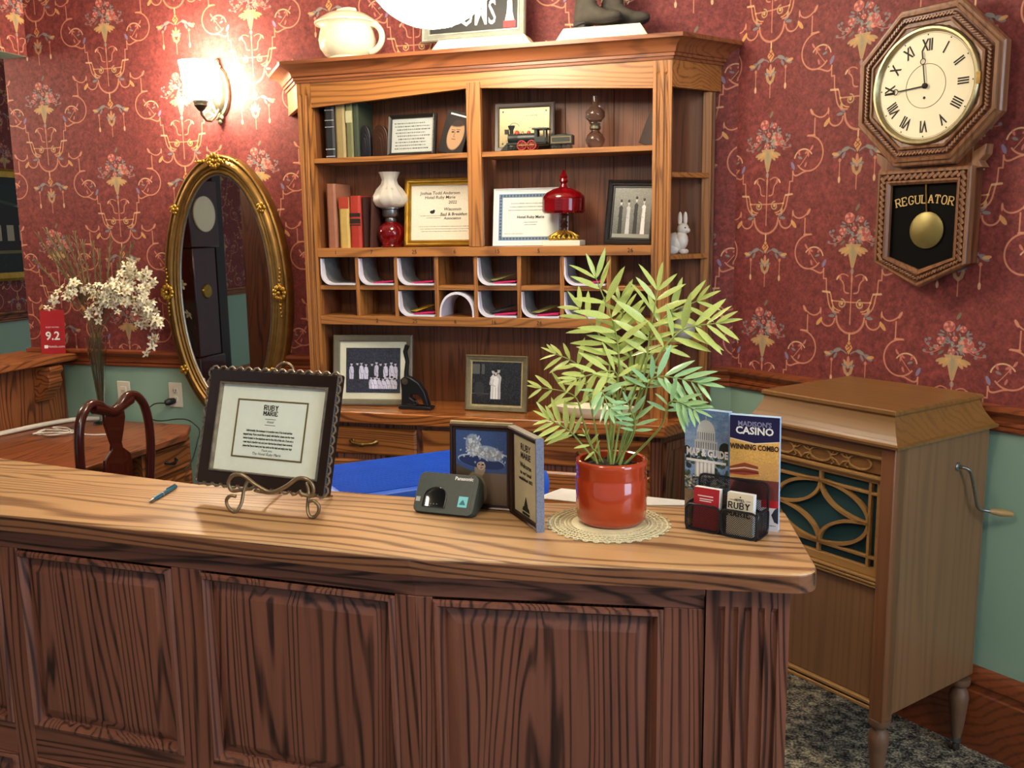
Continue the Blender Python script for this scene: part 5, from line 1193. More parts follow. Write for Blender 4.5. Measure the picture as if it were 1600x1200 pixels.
# ------------------------------------------------------------------ the small desk at the left wall, chair, flowers
DKZ = .76
sd = thing('writing_desk', 'oak writing desk under the service ledge with a drawer pedestal', 'desk', (-2.9, 3.0, 0))
SDM = oak('writing_desk_oak', '#8a4a26', '#4c240f', 'y', .38, coat=.2); SDV = oak('writing_desk_front', '#94582c', '#4f2810', 'y', .4)
tp = [(-.44, -.52), (.40, -.52), (.405, .36), (.30, .535), (-.44, .535)]
G().prism(tp, DKZ-.03, DKZ).obj('top', SDM, sd, bevel=.005)
G().box(-.40, .36, .12, .44, .08, DKZ-.03).obj('pedestal', SDV, sd, bevel=.002); G().box(-.40, .36, -.50, -.46, 0, DKZ-.03).obj('end_panel', SDV, sd, bevel=.002)
G().box(-.40, .34, .12, .44, 0, .08).obj('plinth', SDM, sd)
for y0, y1 in ((.135, .425),):
    for z0, z1 in ((.60, .715), (.44, .58), (.12, .42)):
        L = [[(.362+q, y0+i, z0+i), (.362+q, y1-i, z0+i), (.362+q, y1-i, z1-i), (.362+q, y0+i, z1-i)] for i, q in ((0, 0), (0, .008), (.008, .014), (.014, .014), (.02, .009), (.024, .009))]
        d = G().loops(L, True, True).obj('drawer', SDV, sd, smooth=25); ym, zm = (y0+y1)/2, (z0+z1)/2
        G().tube([(.372, ym-.035, zm), (.388, ym-.026, zm-.006), (.392, ym, zm-.010), (.388, ym+.026, zm-.006), (.372, ym+.035, zm)], [.006, .005, .008, .005, .006], 8).obj('pull', IRON, d, smooth=60)
# chair
chr_ = thing('queen_anne_chair', 'dark mahogany chair with a vase-shaped splat pulled up to the left desk', 'chair', (-2.40, 2.79, 0), R(0))
HW = .185
def back_pts(s):  # hoop of one side in the y-z plane, slight backward lean towards +x
    return [(.0, s*.155, .44), (.012, s*.165, .60), (.020, s*HW, .76), (.022, s*.186, .88), (.02, s*.168, .965), (.018, s*.125, 1.01), (.018, s*.075, 1.012), (.018, s*.035, .985), (.018, 0, .972)]
for s in (-1, 1): G().tube(smoothpts(back_pts(s), 4), [.017]*20+[.016]*13, 10).obj('back_post', MAHOG, chr_, smooth=60)
G().tube(smoothpts([(.02, -.10, 1.0), (.02, -.05, .985), (.02, 0, .968), (.02, .05, .985), (.02, .10, 1.0)], 4), [.020]*17, 10, flat=.8).obj('crest_rail', MAHOG, chr_, smooth=60)
half = [(.050, .985), (.055, .94), (.040, .89), (.026, .85), (.030, .83), (.068, .80), (.074, .76), (.066, .70), (.060, .64), (.040, .58), (.038, .52), (.05, .46)]
G().prism([(-y, z) for y, z in half]+[(y, z) for y, z in reversed(half)], .012, .026, 'x').obj('splat', MAHOG, chr_, bevel=.003)
G().prism([(-.42, -.20), (.02, -.17), (.02, .17), (-.42, .20)], .42, .46).obj('seat', MAHOG, chr_, bevel=.008)
for x, y, b in ((-.39, -.17, 0), (-.39, .17, 0), (0, -.15, 1), (0, .15, 1)):
    if b: G().tube([(x, y, .44), (x+.01, y, .25), (x+.05, y, 0.0)], [.018, .016, .014], 8).obj('leg', MAHOG, chr_, smooth=60)
    else: G().tube(smoothpts([(x, y, .43), (x-.03, y, .33), (x-.005, y, .18), (x, y, .06), (x-.03, y, .012)], 3), [.024, .026, .026, .024, .020, .018, .016, .014, .013, .014, .017, .022, .018], 8).obj('leg', MAHOG, chr_, smooth=60)
# glass vase with flowers
vb = Vector((-3.02, 3.468, DKZ))
vs = thing('flower_vase', 'tall flared clear glass vase on the left desk', 'vase', vb)
VG = pm('vase_glass', '#dfe9e4', '#eef5f2', 10, .04, trans=1.0, ior=1.35)
G().lathe([(.042, 0), (.044, .006), (.016, .014), (.013, .04), (.016, .10), (.026, .22), (.040, .33), (.050, .40), (.047, .40), (.037, .33), (.023, .22), (.012, .10), (.004, .05)], 24).obj('body', VG, vs, smooth=60)
STEM = pm('dry_stem', '#7a6a4a', '#5c4e36', 40, .8); PET = pm('cream_petals', '#ece6cf', '#ddd4b4', 30, .6); PETC = pm('flower_heart', '#b79a4a', '#94782f', 30, .6)
pet = G()
for k in range(5):
    a = 2*math.pi*k/5; d = Vector((math.cos(a), math.sin(a), 0)); n = Vector((-d.y, d.x, 0))
    pts = [Vector((0, 0, 0)), d*.010+n*.0065+Vector((0, 0, .003)), d*.021+n*.0045+Vector((0, 0, .001)), d*.025+Vector((0, 0, -.002)), d*.021-n*.0045+Vector((0, 0, .001)), d*.010-n*.0065+Vector((0, 0, .003))]
    pet.add(pts, [(0, 1, 2, 3, 4, 5)])
pm_ = bpy.data.meshes.new('blossom'); pm_.from_pydata(pet.v, [], pet.f); pm_.materials.append(PET)
hm_ = bpy.data.meshes.new('heart'); gg = G().ball((0, 0, .003), .0045, 6, 4); hm_.from_pydata(gg.v, [], gg.f); hm_.materials.append(PETC)
rg = random.Random(21)
top = vb+Vector((0, 0, .38))
def vpx(px, py, Y): return ony(px, py, Y)
sprays = [((170, 455), (115, 450), (75, 480), 'spray of cream blossoms drooping at the left of the vase'), ((185, 480), (185, 440), (160, 470), 'cluster of cream blossoms low in front of the vase'), ((190, 430), (215, 425), (235, 440), 'spray of cream blossoms reaching up beside the mirror'),
          ((200, 470), (230, 480), (238, 545), 'spray of cream blossoms hanging down at the right of the vase'), ((180, 450), (165, 465), (140, 490), 'small cream blossom spray in the middle of the vase'), ((195, 450), (220, 465), (245, 500), 'cream blossoms between the upright and the hanging sprays')]
for i, (p1, p2, p3, lab) in enumerate(sprays):
    Y = 3.515-.012*(i % 3) if i in (2, 3, 5) else 3.43
    A, B, C_ = vpx(*p1, Y), vpx(*p2, Y-.01), vpx(*p3, Y)
    o = thing('blossom_spray', lab, 'flowers', vb+Vector((0, 0, .05)), group='cream blossoms in the vase')
    pts = smoothpts([vb+Vector((.004*(i-2), 0, .06)), top+Vector((.012*(i-2.5), -.01, 0)), A, B, C_], 6)
    G().tube([p-o.location for p in pts], .0018, 5).obj('stem', STEM, o)
    for k in range(36):
        t = rg.random(); q = (A.lerp(B, t*2) if t < .5 else B.lerp(C_, t*2-1))+Vector((rg.gauss(0, .022), rg.gauss(0, .012), rg.gauss(0, .022)))
        f = bpy.data.objects.new('blossom', pm_); COL.objects.link(f); f.parent = o; f.location = q-o.location
        f.rotation_euler = (R(60+rg.gauss(0, 35)), rg.gauss(0, .5), R(20+rg.gauss(0, 40))); s = rg.uniform(.75, 1.15); f.scale = (s, s, s)
        h = bpy.data.objects.new('heart', hm_); COL.objects.link(h); h.parent = f
GRAS = pm('dried_grass', '#86724e', '#5a4a32', 30, .85)
tips = [(62, 372), (75, 365), (90, 372), (108, 378), (118, 372), (130, 385), (145, 388), (172, 380), (190, 395), (60, 412), (85, 395), (100, 390), (205, 388), (155, 400)]
for i, (px, py) in enumerate(tips):
    T = vpx(px, py, 3.5); B = vb+Vector((.008*math.sin(i*2), .008*math.cos(i*2), .06)); M_ = top+Vector((.02*math.sin(i), .015*math.cos(i), .02))
    o = thing('grass_stalk', 'dried grass plume fanning out of the glass vase', 'dried grass', B, group='dried grasses in the vase')
    pts = smoothpts([B, M_, M_.lerp(T, .5)+Vector((.01, 0, .01)), T], 6)
    G().tube([p-B for p in pts], [.002]*12+[.003]*6+[.0014], 5).obj('stem', GRAS, o)
    g = G(); n = len(pts)
    for k in range(n//2+1, n):
        for s in (-1, 1, 0):
            p = pts[k]-B; d = (pts[k]-pts[k-1]).normalized(); e = p+d*.03+Vector((s*.010, rg.gauss(0, .006), .004)); g.bar(p, e, .004, .002)
    o2 = g.obj('plume', GRAS, o)
# red rating card
rc = thing('rating_card', 'red rating card reading 9.2 standing on the service ledge', 'card', (-3.345, 3.555, 1.062), (R(-6), 0, R(20)))
REDC = pm('red_card', '#b01f28', '#9c1a22', 20, .5)
w = .112; G().box(-w/2, w/2, 0, .003, 0, .205).obj('card', REDC, rc, bevel=.001)
text('9.2', .055, WHITEP, rc, (0, -.001, .083), bold=.0012); text('Hotels.com', .017, WHITEP, rc, (.014, -.001, .034)); G().box(-w*.36, -w*.22, -.001, .001, .026, .041).obj('logo_mark', WHITEP, rc)
text('GUEST RATING', .009, WHITEP, rc, (0, -.001, .125)); G().bar((0, .003, .12), (0, .06, .01), .03, .002, (1, 0, 0)).obj('strut', REDC, rc)
# white cable conduit along the desk and coiled lead
WC = pm('white_cable', '#e6e2d8', '#d2cec4', 30, .4)
tag(G().tube(smoothpts([(-3.29, 2.52, DKZ+.012), (-3.285, 2.9, DKZ+.012), (-3.26, 3.12, DKZ+.012), (-3.22, 3.35, DKZ+.012), (-3.16, 3.47, DKZ+.012), (-3.05, 3.505, DKZ+.012)]), .011, 8).obj('cable_hose', WC, smooth=60), 'white cable hose running along the back of the left desk', 'cable')
c0 = onz(80, 679, DKZ)
cp_ = [c0+Vector((.075*math.cos(a*.62)+.03*math.sin(a*1.3), .05*math.sin(a*.62)+.02*math.cos(a*1.7), .004+.0006*a)) for a in range(24)]+[c0+Vector((.16, .02, .004)), c0+Vector((.26, .05, .004)), c0+Vector((.27, .09, .004)), c0+Vector((.2, .1, .004))]
tag(G().tube(smoothpts(cp_, 3), .0035, 6).obj('coiled_lead', WC, smooth=60), 'loose white charging lead coiled on the left desk', 'cord')
# picture in the far room
c = Cv(220, 300, (.05, .09, .05), .2, 8); c.poly([(0, 60), (220, 60), (220, 190), (0, 250)], (.10, .08, .06)); c.line([(0, 262), (220, 196)], 9, (.72, .72, .66)); 
for k in range(7): c.rect(8+k*32, 100, 26+k*32, 150, (.62, .60, .52))
c.rect(0, 60, 220, 70, (.4, .38, .2)); c.ell(120, 240, 80, 40, (.05, .13, .09), 0, .8, 12)
fp = thing('gilt_picture', 'dark landscape picture in a gilt frame seen through the service opening', 'picture', (-5.485, 5.40, 1.30), (0, 0, R(90)))
GI = GILT
G().frame(.9, .80, [(0, 0), (0, .02), (.02, .03), (.045, .018), (.06, .012), (.06, .002)]).obj('frame', GI, fp, smooth=25); quad('print', .78, .68, imgmat('far_picture', c, .4), fp, (0, -.004, .06))
# ------------------------------------------------------------------ blue bin behind the desk
bn = thing('blue_bin', 'blue ribbed plastic bin with a lid standing behind the reception desk', 'bin', (-1.03, 2.50, 0), R(44))
BLU = pm('blue_plastic', '#2a66dc', '#1e55c4', 20, .35)
def bl_(x, y0, y1, z): return [(-x, y0, z), (x, y0, z), (x, y1, z), (-x, y1, z)]
G().loops([bl_(.26, -.12, .16, 0), bl_(.30, -.16, .20, .82)], True).obj('tub', BLU, bn, smooth=25)
G().loops([bl_(.315, -.175, .215, .82), bl_(.318, -.178, .218, .87), bl_(.312, -.172, .212, .90), bl_(.30, -.16, .20, .905)], True, True).obj('lid', BLU, bn, smooth=25)
for k in range(26):
    y = -.15+k*.0135; G().box(-.295, .295, y, y+.005, .9, .9085).obj('rib', BLU, bn)
for k in range(10): G().box(-.30, .30, -.168+.0, -.150, .70+k*.0115, .705+k*.0115).obj('rib', BLU, bn)
# ------------------------------------------------------------------ things on the reception desk
# framed notice on a wire easel
nw, nh = .355, .269
nt_ = thing('framed_notice', 'framed desk notice in a dark carved frame with a wide white mat', 'picture frame', (-1.094, 1.720, 1.050), (R(-16.9), 0, R(-6.2)))
NF = pm('dark_carved_wood', '#2a1a14', '#180f0b', 30, .35, coat=.2); NSIL = pm('tarnished_silver', '#b8ab98', '#5c5044', 60, .3, .7)
G().frame(nw-.012, nh-.012, [(0, 0), (0, .014), (.004, .018), (.012, .016), (.024, .012), (.028, .012)], .006).obj('frame', NF, nt_, smooth=25)
G().frame(nw-.068, nh-.068, [(0, .011), (.001, .015), (.004, .015), (.005, .008), (.005, .002)], .034).obj('fillet', NSIL, nt_, smooth=25)
g = G()
def edge_scroll(ax, az, bx, bz, n):
    for k in range(n):
        t = (k+.5)/n; x, z = ax+(bx-ax)*t, az+(bz-az)*t; L = math.hypot(bx-ax, bz-az)/n; an = math.atan2(bz-az, bx-ax)
        dx, dz = math.cos(an), math.sin(an); px_, pz_ = -dz, dx
        g.tube([(x+dx*L*u+px_*.0045*v, -.015, z+dz*L*u+pz_*.0045*v) for u, v in ((-.55, -1.1), (-.25, .7), (.1, 1.1), (.4, .1), (.25, -1.0), (.55, -1.1))], .0026, 6)
x_, z0_, z1_ = nw/2-.006, .006, nh-.006
edge_scroll(-x_, z1_, x_, z1_, 15); edge_scroll(x_, z1_, x_, z0_, 12); edge_scroll(x_, z0_, -x_, z0_, 15); edge_scroll(-x_, z0_, -x_, z1_, 12)
g.obj('scroll_border', NSIL, nt_, smooth=60)
G().box(-nw/2+.008, nw/2-.008, 0, .006, .008, nh-.008).obj('backing', BLACK, nt_)
quad('mat_board', nw-.074, nh-.074, MATW, nt_, (0, -.004, .037))
iw, ih = .180, .122; zc = nh/2
G().frame(iw+.008, ih+.008, [(0, .0042), (0, .0052), (.0035, .0052), (.0035, .0042)], zc-ih/2-.004).obj('gold_line', pm('olive_gold', '#6f5f35', '#564a28', 40, .5), nt_)
quad('sheet', iw, ih, pm('pale_green_paper', '#dde8de', '#d3dfd5', 40, .7), nt_, (0, -.0046, zc-ih/2))
slab_word('RUBY', .0105, INK, nt_, 0, -.0052, zc+.043, wt=.2, adv=.95); slab_word('MARIE', .0095, INK, nt_, 0, -.0052, zc+.031, wt=.2, adv=.9)
text('Hotel', .008, INK, nt_, (0, -.0052, zc+.017), shear=.2); G().box(-.014, .014, -.0053, -.005, zc+.0225, zc+.0235).box(-.014, .014, -.0053, -.005, zc+.0095, zc+.0105).obj('logo_rule', INK, nt_)
BODY = ('Unfortunately, the innkeeper is in another area of the hotel and has', 'stepped away. If you would like to speak with him/her please use the green', 'button located on the telephone next to the right of this sign. If you are a',
        'guest stop in checking out, and your charges have already been covered,', 'please feel free to leave your key cards on the desk and enjoy your day!')
for i, s in enumerate(BODY): text(s, .0066, INK, nt_, (0, -.0052, zc-.004-.0085*i), bold=.00022, sx=.68)
text('Thank you,', .0068, INK, nt_, (0, -.0052, zc-.046), shear=.3); text('The Hotel Ruby Marie', .0085, INK, nt_, (0, -.0052, zc-.054), shear=.3)
# easel
ea = thing('wire_easel', 'bronze scrolled wire easel holding the framed notice', 'easel', (-1.032, 1.655, DZ), R(2))
EW = pm('brushed_bronze_wire', '#a08d70', '#6a5a44', 60, .35, .8)
def et(pts, name, r=.0038): G().tube(smoothpts(pts, 5), r, 8).obj(name, EW, ea, smooth=60)
for s in (-1, 1):
    x = s*.075
    et([(x-s*.008, .028, .068), (x, .02, .05), (x+s*.002, .008, .02), (x+s*.010, 0, .005), (x+s*.020, 0, .0042), (x+s*.030, 0, .014), (x+s*.032, 0, .028), (x+s*.022, 0, .038), (x+s*.010, .002, .036)], 'foot_scroll')
    et([(x-s*.012, .040, .040), (x-s*.010, .09, .02), (x-s*.012, .15, .004)], 'rear_leg', .003)
et([(-.072, -.002, .052), (-.092, -.002, .05), (-.098, -.002, .068), (-.085, -.002, .084), (-.062, -.002, .084), (-.035, -.002, .066), (0, -.002, .052), (.035, -.002, .066), (.062, -.002, .084), (.085, -.002, .084), (.098, -.002, .068), (.092, -.002, .05), (.072, -.002, .052), (.066, -.002, .060)], 'cradle_scroll', .0042)
for s in (-1, 1): et([(s*.092, -.002, .052), (s*.080, .02, .044), (s*.070, .05, .045)], 'cradle_arm', .003)
RX = -.045
et([(RX-.022, .166, .272), (RX-.018, .168, .290), (RX, .169, .299), (RX+.018, .168, .290), (RX+.022, .166, .272)], 'top_ring', .0035)
et([(RX-.022, .166, .272), (-.06, .098, .045)], 'back_wire', .003); et([(RX+.022, .166, .272), (.04, .098, .045)], 'back_wire', .003)
# pen
a, b = Vector((-1.345, 1.662, DZ+.0052)), Vector((-1.368, 1.787, DZ+.0052)); d = (b-a).normalized()
pn = thing('ballpoint_pen', 'blue-green ballpoint pen lying on the countertop', 'pen', a)
TEAL = pm('teal_barrel', '#1f6f8c', '#155a74', 60, .25, coat=.3)
G().tube([d*.018, d*.05, d*.128], [.005, .0052, .0048], 10).obj('barrel', TEAL, pn, smooth=60)
G().tube([d*0, d*.008, d*.018], [.0008, .003, .005], 10).obj('tip', STEEL, pn, smooth=60); G().tube([d*.06, d*.064], .0055, 10).obj('ring', STEEL, pn, smooth=40)
G().bar(d*.085+Vector((0, 0, .0062)), d*.126+Vector((0, 0, .0062)), .003, .0015).obj('clip', TEAL, pn)
# telephone charging base
tb = thing('phone_base', 'black cordless phone base with a handset cradle', 'phone base', (-.686, 1.742, DZ), R(-3.9))
w, d_, hF, hB = .141, .075, .012, .062
PB_ = pm('phone_grey_black', '#414a45', '#363e3a', 80, .42)
ln = math.radians(32.9)
fr0, fr1 = (0, .004), (.089*math.sin(ln), .004+.089*math.cos(ln))
def rr(w, h, r, n=5):
    o = []
    for cx, cz, a0 in ((w/2-r, h-r, 0), (-w/2+r, h-r, 90), (-w/2+r, r, 180), (w/2-r, r, 270)):
        for k in range(n+1): o.append((cx+r*math.cos(R(a0+90*k/n)), cz+r*math.sin(R(a0+90*k/n))))
    return o
up_ = Vector((0, math.sin(ln), math.cos(ln))); nn = Vector((0, -math.cos(ln), math.sin(ln)))
def fp_(u, v, q=0): p = up_*v+nn*q+Vector((u, 0, .004)); return (p.x, p.y, p.z)
R1 = rr(w, .089, .014)
L = [[fp_(u*.96, v*.97+.001, .003) for u, v in R1], [fp_(u, v, -.002) for u, v in R1], [fp_(u, v, -.016) for u, v in R1], [(u*.95, .03+.045*(v/.089), .001+.02*(v/.089)) for u, v in R1]]
G().loops(L, True, True).obj('housing', PB_, tb, smooth=35)
ar = [(-.024+.0, .012), (.024, .012), (.024, .034)]+[(.024*math.cos(R(t)), .034+.022*math.sin(R(t))) for t in range(15, 180, 15)]+[(-.024, .034)]
cr0 = [fp_(-.022+u, v, .0038) for u, v in ar]; cr1 = [fp_(-.022+u*.8, v*.9+.003, -.010) for u, v in ar]
G().loops([[fp_(-.022+u*1.10, v*1.03-.001, .0026) for u, v in ar], [fp_(-.022+u*1.08, v*1.02-.0008, .0046) for u, v in ar], [fp_(-.022+u, v, .0050) for u, v in ar], [fp_(-.022+u*.9, v*.94+.002, .0040) for u, v in ar]], False, True).obj('cradle', pm('gloss_black', '#050608', '#0b0d12', 40, .1, coat=.5), tb, smooth=30)
for k in range(3): G().ball(fp_(-.029+k*.007, .0185, .0045), .0016, 6, 4).obj('contact', STEEL, tb)
rm = (-(math.pi/2-ln)+math.pi/2)
def on_face(o, u, v, q=.0042): o.location = fp_(u, v, q); o.rotation_euler = (-ln, 0, 0); return o
on_face(text('Panasonic', .0105, WHITEP, tb, (0, 0, 0), bold=.0003), .035, .078)
on_face(quad('cyan_sticker', .021, .023, pm('cyan_sticker_ink', '#7fd6de', '#69c4cf', 20, .4), tb), .042, .017); 
on_face(G().prism([(-.007, 0), (.007, 0), (.003, .007), (0, .011), (-.004, .006)], -.0004, 0, 'y').obj('sticker_mark', pm('teal_mark', '#1d6f7c', '#155e6a', 20, .4), tb), .042, .022, .0048)
on_face(quad('button', .010, .010, pm('grey_button', '#b4b8b6', '#a4a8a6', 20, .4), tb), -.060, .022)
on_face(G().box(-.0004, .0004, -.0002, .0002, 0, .075).obj('seam', pm('seam_grey', '#6a706c', '#5a605c', 20, .4), tb), .0585, .008)
# hinged double frame
def leaf(parent, name, w, h, loc, rz, pic, lean_, frm):
    e = G().frame(w, h, [(0, 0), (0, .008), (.003, .011), (.006, .009), (.007, .006), (.011, .006), (.012, .002)]).obj(name, frm, parent, loc, (lean_, 0, rz), smooth=25)
    q = quad('print', w-.024, h-.024, pic, e, (0, -.003, .012)); G().box(-w/2+.001, w/2-.001, 0, .003, .001, h-.001).obj('backing', BLACK, e); return e
c = Cv(280, 380, (.20, .30, .52), .04, 12)
yy = np.linspace(0, 1, 380)[:, None, None]; c.a = (c.a*(yy > .42)+np.array((.34, .28, .22))*(yy <= .42)).astype(np.float32)
c.a[:160] += (np.linspace(.0, .10, 160)[:, None, None]).astype(np.float32)
c.poly([(0, 0), (110, 0), (150, 60), (150, 110), (110, 160), (60, 175), (0, 200)], (.30, .26, .20)); c.ell(118, 80, 50, 84, (.56, .53, .42), .3, .9, 6)
c.ell(134, 182, 30, 44, (.62, .55, .46), -.2, .95, 5); c.ell(126, 205, 9, 6, (.15, .13, .15)); c.line([(120, 182), (132, 186)], 4, (.30, .18, .16)); c.line([(132, 205), (140, 194), (132, 192)], 3, (.42, .34, .28))
for k in range(26): c.line([(95+k*2, 158-k*.5), (85+k*2.4, 132+3*(k % 3))], 1.5, (.5, .46, .4))
c.ell(140, 218, 130, 35, (.62, .70, .82), -.12); c.ell(142, 214, 126, 31, (.10, .17, .38), -.12); c.ell(140, 196, 24, 22, (.74, .66, .58), -.2, .95, 3); c.ell(148, 202, 7, 4, (.12, .1, .12)); c.ell(128, 203, 5, 3, (.12, .1, .12)); c.line([(136, 184), (146, 186)], 4, (.42, .2, .2)); c.line([(139, 200), (142, 192)], 3, (.5, .4, .34))
rgc = np.random.default_rng(3)
c.ell(95, 302, 40, 58, (.55, .64, .76), .1, .95, 6); c.ell(185, 262, 76, 38, (.56, .65, .77), -.2, .95, 6)
for k in range(260):
    if k < 150: x, y = 185+rgc.normal(0, 42), 258+rgc.normal(0, 15)-(0)
    else: x, y = 95+rgc.normal(0, 24), 300+rgc.normal(0, 26)
    v = rgc.uniform(.55, 1.0); c.ell(x, y, rgc.uniform(3, 9), rgc.uniform(3, 8), (v*.88, v*.93, v), rgc.uniform(0, 3), .75)
df = thing('hinged_photo_frame', 'hinged double frame with a portrait of a woman in a large feathered hat', 'picture frame', (-.555, 1.813, DZ))
DFM = pm('wood_metal_edge', '#3a241a', '#241510', 40, .3, .2)
leaf(df, 'left_leaf', .137, .181, (-.068, 0, 0), R(0), imgmat('hat_portrait', c, .25, .5), R(-2.5), DFM)
G().box(-.137, 0, -.004, .006, .180, .186).obj('edge_strip', pm('pale_gilt_strip', '#cdbb92', '#a8966c', 40, .35, .5), df, (0, .008, 0))
e = leaf(df, 'right_leaf', .142, .184, (.0525, -.066, 0), R(-50.6), pm('cream_text_sheet', '#b9b294', '#aaa386', 30, .7), 0, DFM)
for s, sz, z in (('RUBY', .020, .152), ('MARIE', .018, .135), ('Welcome', .014, .115), ('to our hotel', .011, .100), ('established 1873', .010, .087)): text(s, sz, INK, e, (0, -.0036, z), bold=.0004)
G().prism([(-.018, .022), (.018, .022), (.014, .030), (.010, .030), (0, .052), (-.010, .030), (-.014, .030)], -.004, -.0035, 'y').obj('emblem', INK, e); G().box(-.018, .018, -.004, -.0035, .014, .019).obj('emblem_base', INK, e)
for z in (.03, .15): G().lathe([(.003, -.012), (.003, .012)], 8, (.002, -.010, z)).obj('hinge', BRASS, df, smooth=40)
G().box(-.0715, .0715, -.0125, .004, .1835, .187).obj('edge_strip', pm('flecked_edge', '#b3a98e', '#6a6e7e', 240, .4, .4), df, (.0525, -.066, 0), (0, 0, R(-50.6))); G().box(.0685, .0725, -.0125, .004, 0, .187).obj('edge_strip', pm('flecked_edge_side', '#8e93a4', '#4c5162', 300, .4, .4), df, (.0525, -.066, 0), (0, 0, R(-50.6)))
# loose sheet of paper
tag(G().prism([(-.53, 1.915), (-.495, 2.0), (-.34, 1.985), (-.2, 1.97), (-.213, 1.936), (-.30, 1.915), (-.42, 1.90)], DZ+.0005, DZ+.002).obj('paper_sheet', PAPER), 'white sheets of paper lying behind the flower pot', 'paper')
# crocheted doily
dc = Vector((-.343, 1.775, DZ))
dy = thing('crochet_doily', 'round cream crocheted doily under the red flower pot', 'doily', dc)
YARN = pm('ecru_yarn', '#e6debc', '#cfc59c', 120, .9)
G().lathe([(.074, 0), (.074, .003), (.0, .003)], 40).obj('centre', YARN, dy)
for r in (.080, .087, .097, .107, .117): G().tube([(r*math.cos(2*math.pi*i/60), r*math.sin(2*math.pi*i/60), .0022) for i in range(60)], .0018, 5, True).obj('ring', YARN, dy, smooth=60)
for r0, r1, n, nm in ((.074, .087, 60, 'mesh_ring'), (.087, .097, 70, 'mesh_ring'), (.107, .117, 80, 'mesh_ring')):
    g = G()
    for k in range(n): a_ = 2*math.pi*k/n; g.bar((r0*math.cos(a_), r0*math.sin(a_), .002), (r1*math.cos(a_+.05), r1*math.sin(a_+.05), .002), .0018, .002)
    g.obj(nm, YARN, dy)['kind'] = 'stuff'
g = G()
for k in range(36):
    a_ = 2*math.pi*k/36; g.tube([(.102*math.cos(a_)+.005*math.cos(t*1.05), .102*math.sin(a_)+.005*math.sin(t*1.05), .0022) for t in range(6)], .0014, 4, True); g.tube([(.119*math.cos(a_)+.0055*math.cos(t*1.05), .119*math.sin(a_)+.0055*math.sin(t*1.05), .0022) for t in range(6)], .0015, 4, True)
g.obj('picot_loops', YARN, dy)['kind'] = 'stuff'
# ------------------------------------------------------------------ potted palm
pc_ = Vector((-.340, 1.792, DZ+.0035))
pp_ = thing('potted_palm', 'parlour palm in a glossy red clay pot on the countertop', 'plant', pc_)
POT = pm('red_glaze', '#b5431f', '#a3381a', 14, .12, coat=.7); SOIL = pm('dark_soil', '#2c2019', '#15100c', 120, .95, bump=.6)
G().lathe([(.058, 0), (.066, .003), (.070, .012), (.0715, .05), (.0715, .090), (.0690, .095), (.0712, .099), (.0690, .104), (.0712, .108), (.0695, .113), (.0715, .118), (.0712, .126), (.067, .129), (.063, .127), (.063, .110), (.0, .110)], 44).obj('pot', POT, pp_, smooth=60)
g = G(); rgs = random.Random(4)
g.lathe([(.064, .109), (.05, .115), (.02, .118), (.001, .118)], 20)
for k in range(40): a_ = rgs.uniform(0, 6.28); r = .058*math.sqrt(rgs.random()); g.ball((r*math.cos(a_), r*math.sin(a_), .115), (rgs.uniform(.004, .008),)*2+(rgs.uniform(.003, .006),), 6, 4)
g.obj('soil', SOIL, pp_, smooth=80)
LEAF = pm('palm_leaf', '#d3dd84', '#a9c060', 35, .4, coat=.2); LEAFB = pm('palm_leaf_cool_lit', '#b4d89c', '#84bb84', 35, .3, coat=.4); FST = pm('palm_stem', '#a5b060', '#6f8a40', 40, .5)  # second leaf tone has the cool daylight from the right put into its colour
def leafmesh(nm, m):
    w_ = .098; v, f = [], []
    for t, w2, z in ((0, .0, 0), (.12, .55, .004), (.38, 1, .012), (.65, .85, .010), (.87, .45, 0), (1, 0, -.016)): v += [(t, -w_*w2, z+.02*w2), (t, 0, z), (t, w_*w2, z+.02*w2)]
    for k in range(5):
        for j in (0, 1): f.append((3*k+j, 3*k+3+j, 3*k+4+j, 3*k+1+j))
    me = bpy.data.meshes.new(nm); me.from_pydata(v, [], f); me.materials.append(m); shade(me, 60); return me
LM, LMB = leafmesh('leaf', LEAF), leafmesh('leaf_cool_lit', LEAFB)
def pq(px, py, dy_=0.0):      # point at the palm's own distance
    return ony(px, py, 1.80+dy_)
FRONDS = [ # control pixels (base, mid, end of stalk, tip), depth offset of the tip, leaflet length m, pairs, cool-lit leaf colour
 ((955, 735), (966, 600), (962, 520), (930, 432), -.03, .085, 7, 0), ((965, 735), (1003, 600), (1016, 520), (1028, 452), .01, .085, 6, 0), ((975, 735), (1012, 590), (1060, 520), (1120, 505), .0, .080, 6, 0),
 ((938, 735), (925, 640), (906, 575), (868, 553), .03, .055, 6, 0), ((950, 735), (955, 640), (962, 582), (900, 592), -.06, .065, 7, 0), ((972, 735), (1002, 640), (1022, 590), (1092, 598), -.04, .075, 9, 1),
 ((978, 735), (1030, 670), (1048, 628), (1085, 640), -.08, .060, 7, 1), ((930, 738), (905, 690), (888, 672), (858, 655), -.05, .060, 6, 0), ((935, 735), (912, 660), (896, 618), (845, 606), .04, .060, 5, 0),
 ((962, 735), (985, 690), (992, 660), (980, 628), -.08, .050, 6, 1), ((958, 735), (952, 610), (948, 545), (905, 480), .03, .075, 6, 0), ((962, 735), (975, 620), (985, 545), (968, 470), .03, .070, 6, 0),
 ((945, 738), (935, 710), (925, 700), (915, 680), -.07, .035, 3, 0), ((956, 735), (960, 660), (975, 600), (1000, 572), .05, .060, 6, 0), ((960, 735), (945, 650), (940, 610), (952, 640), -.09, .055, 6, 1), ((967, 735), (1000, 580), (1035, 500), (1090, 470), .03, .070, 5, 0)]
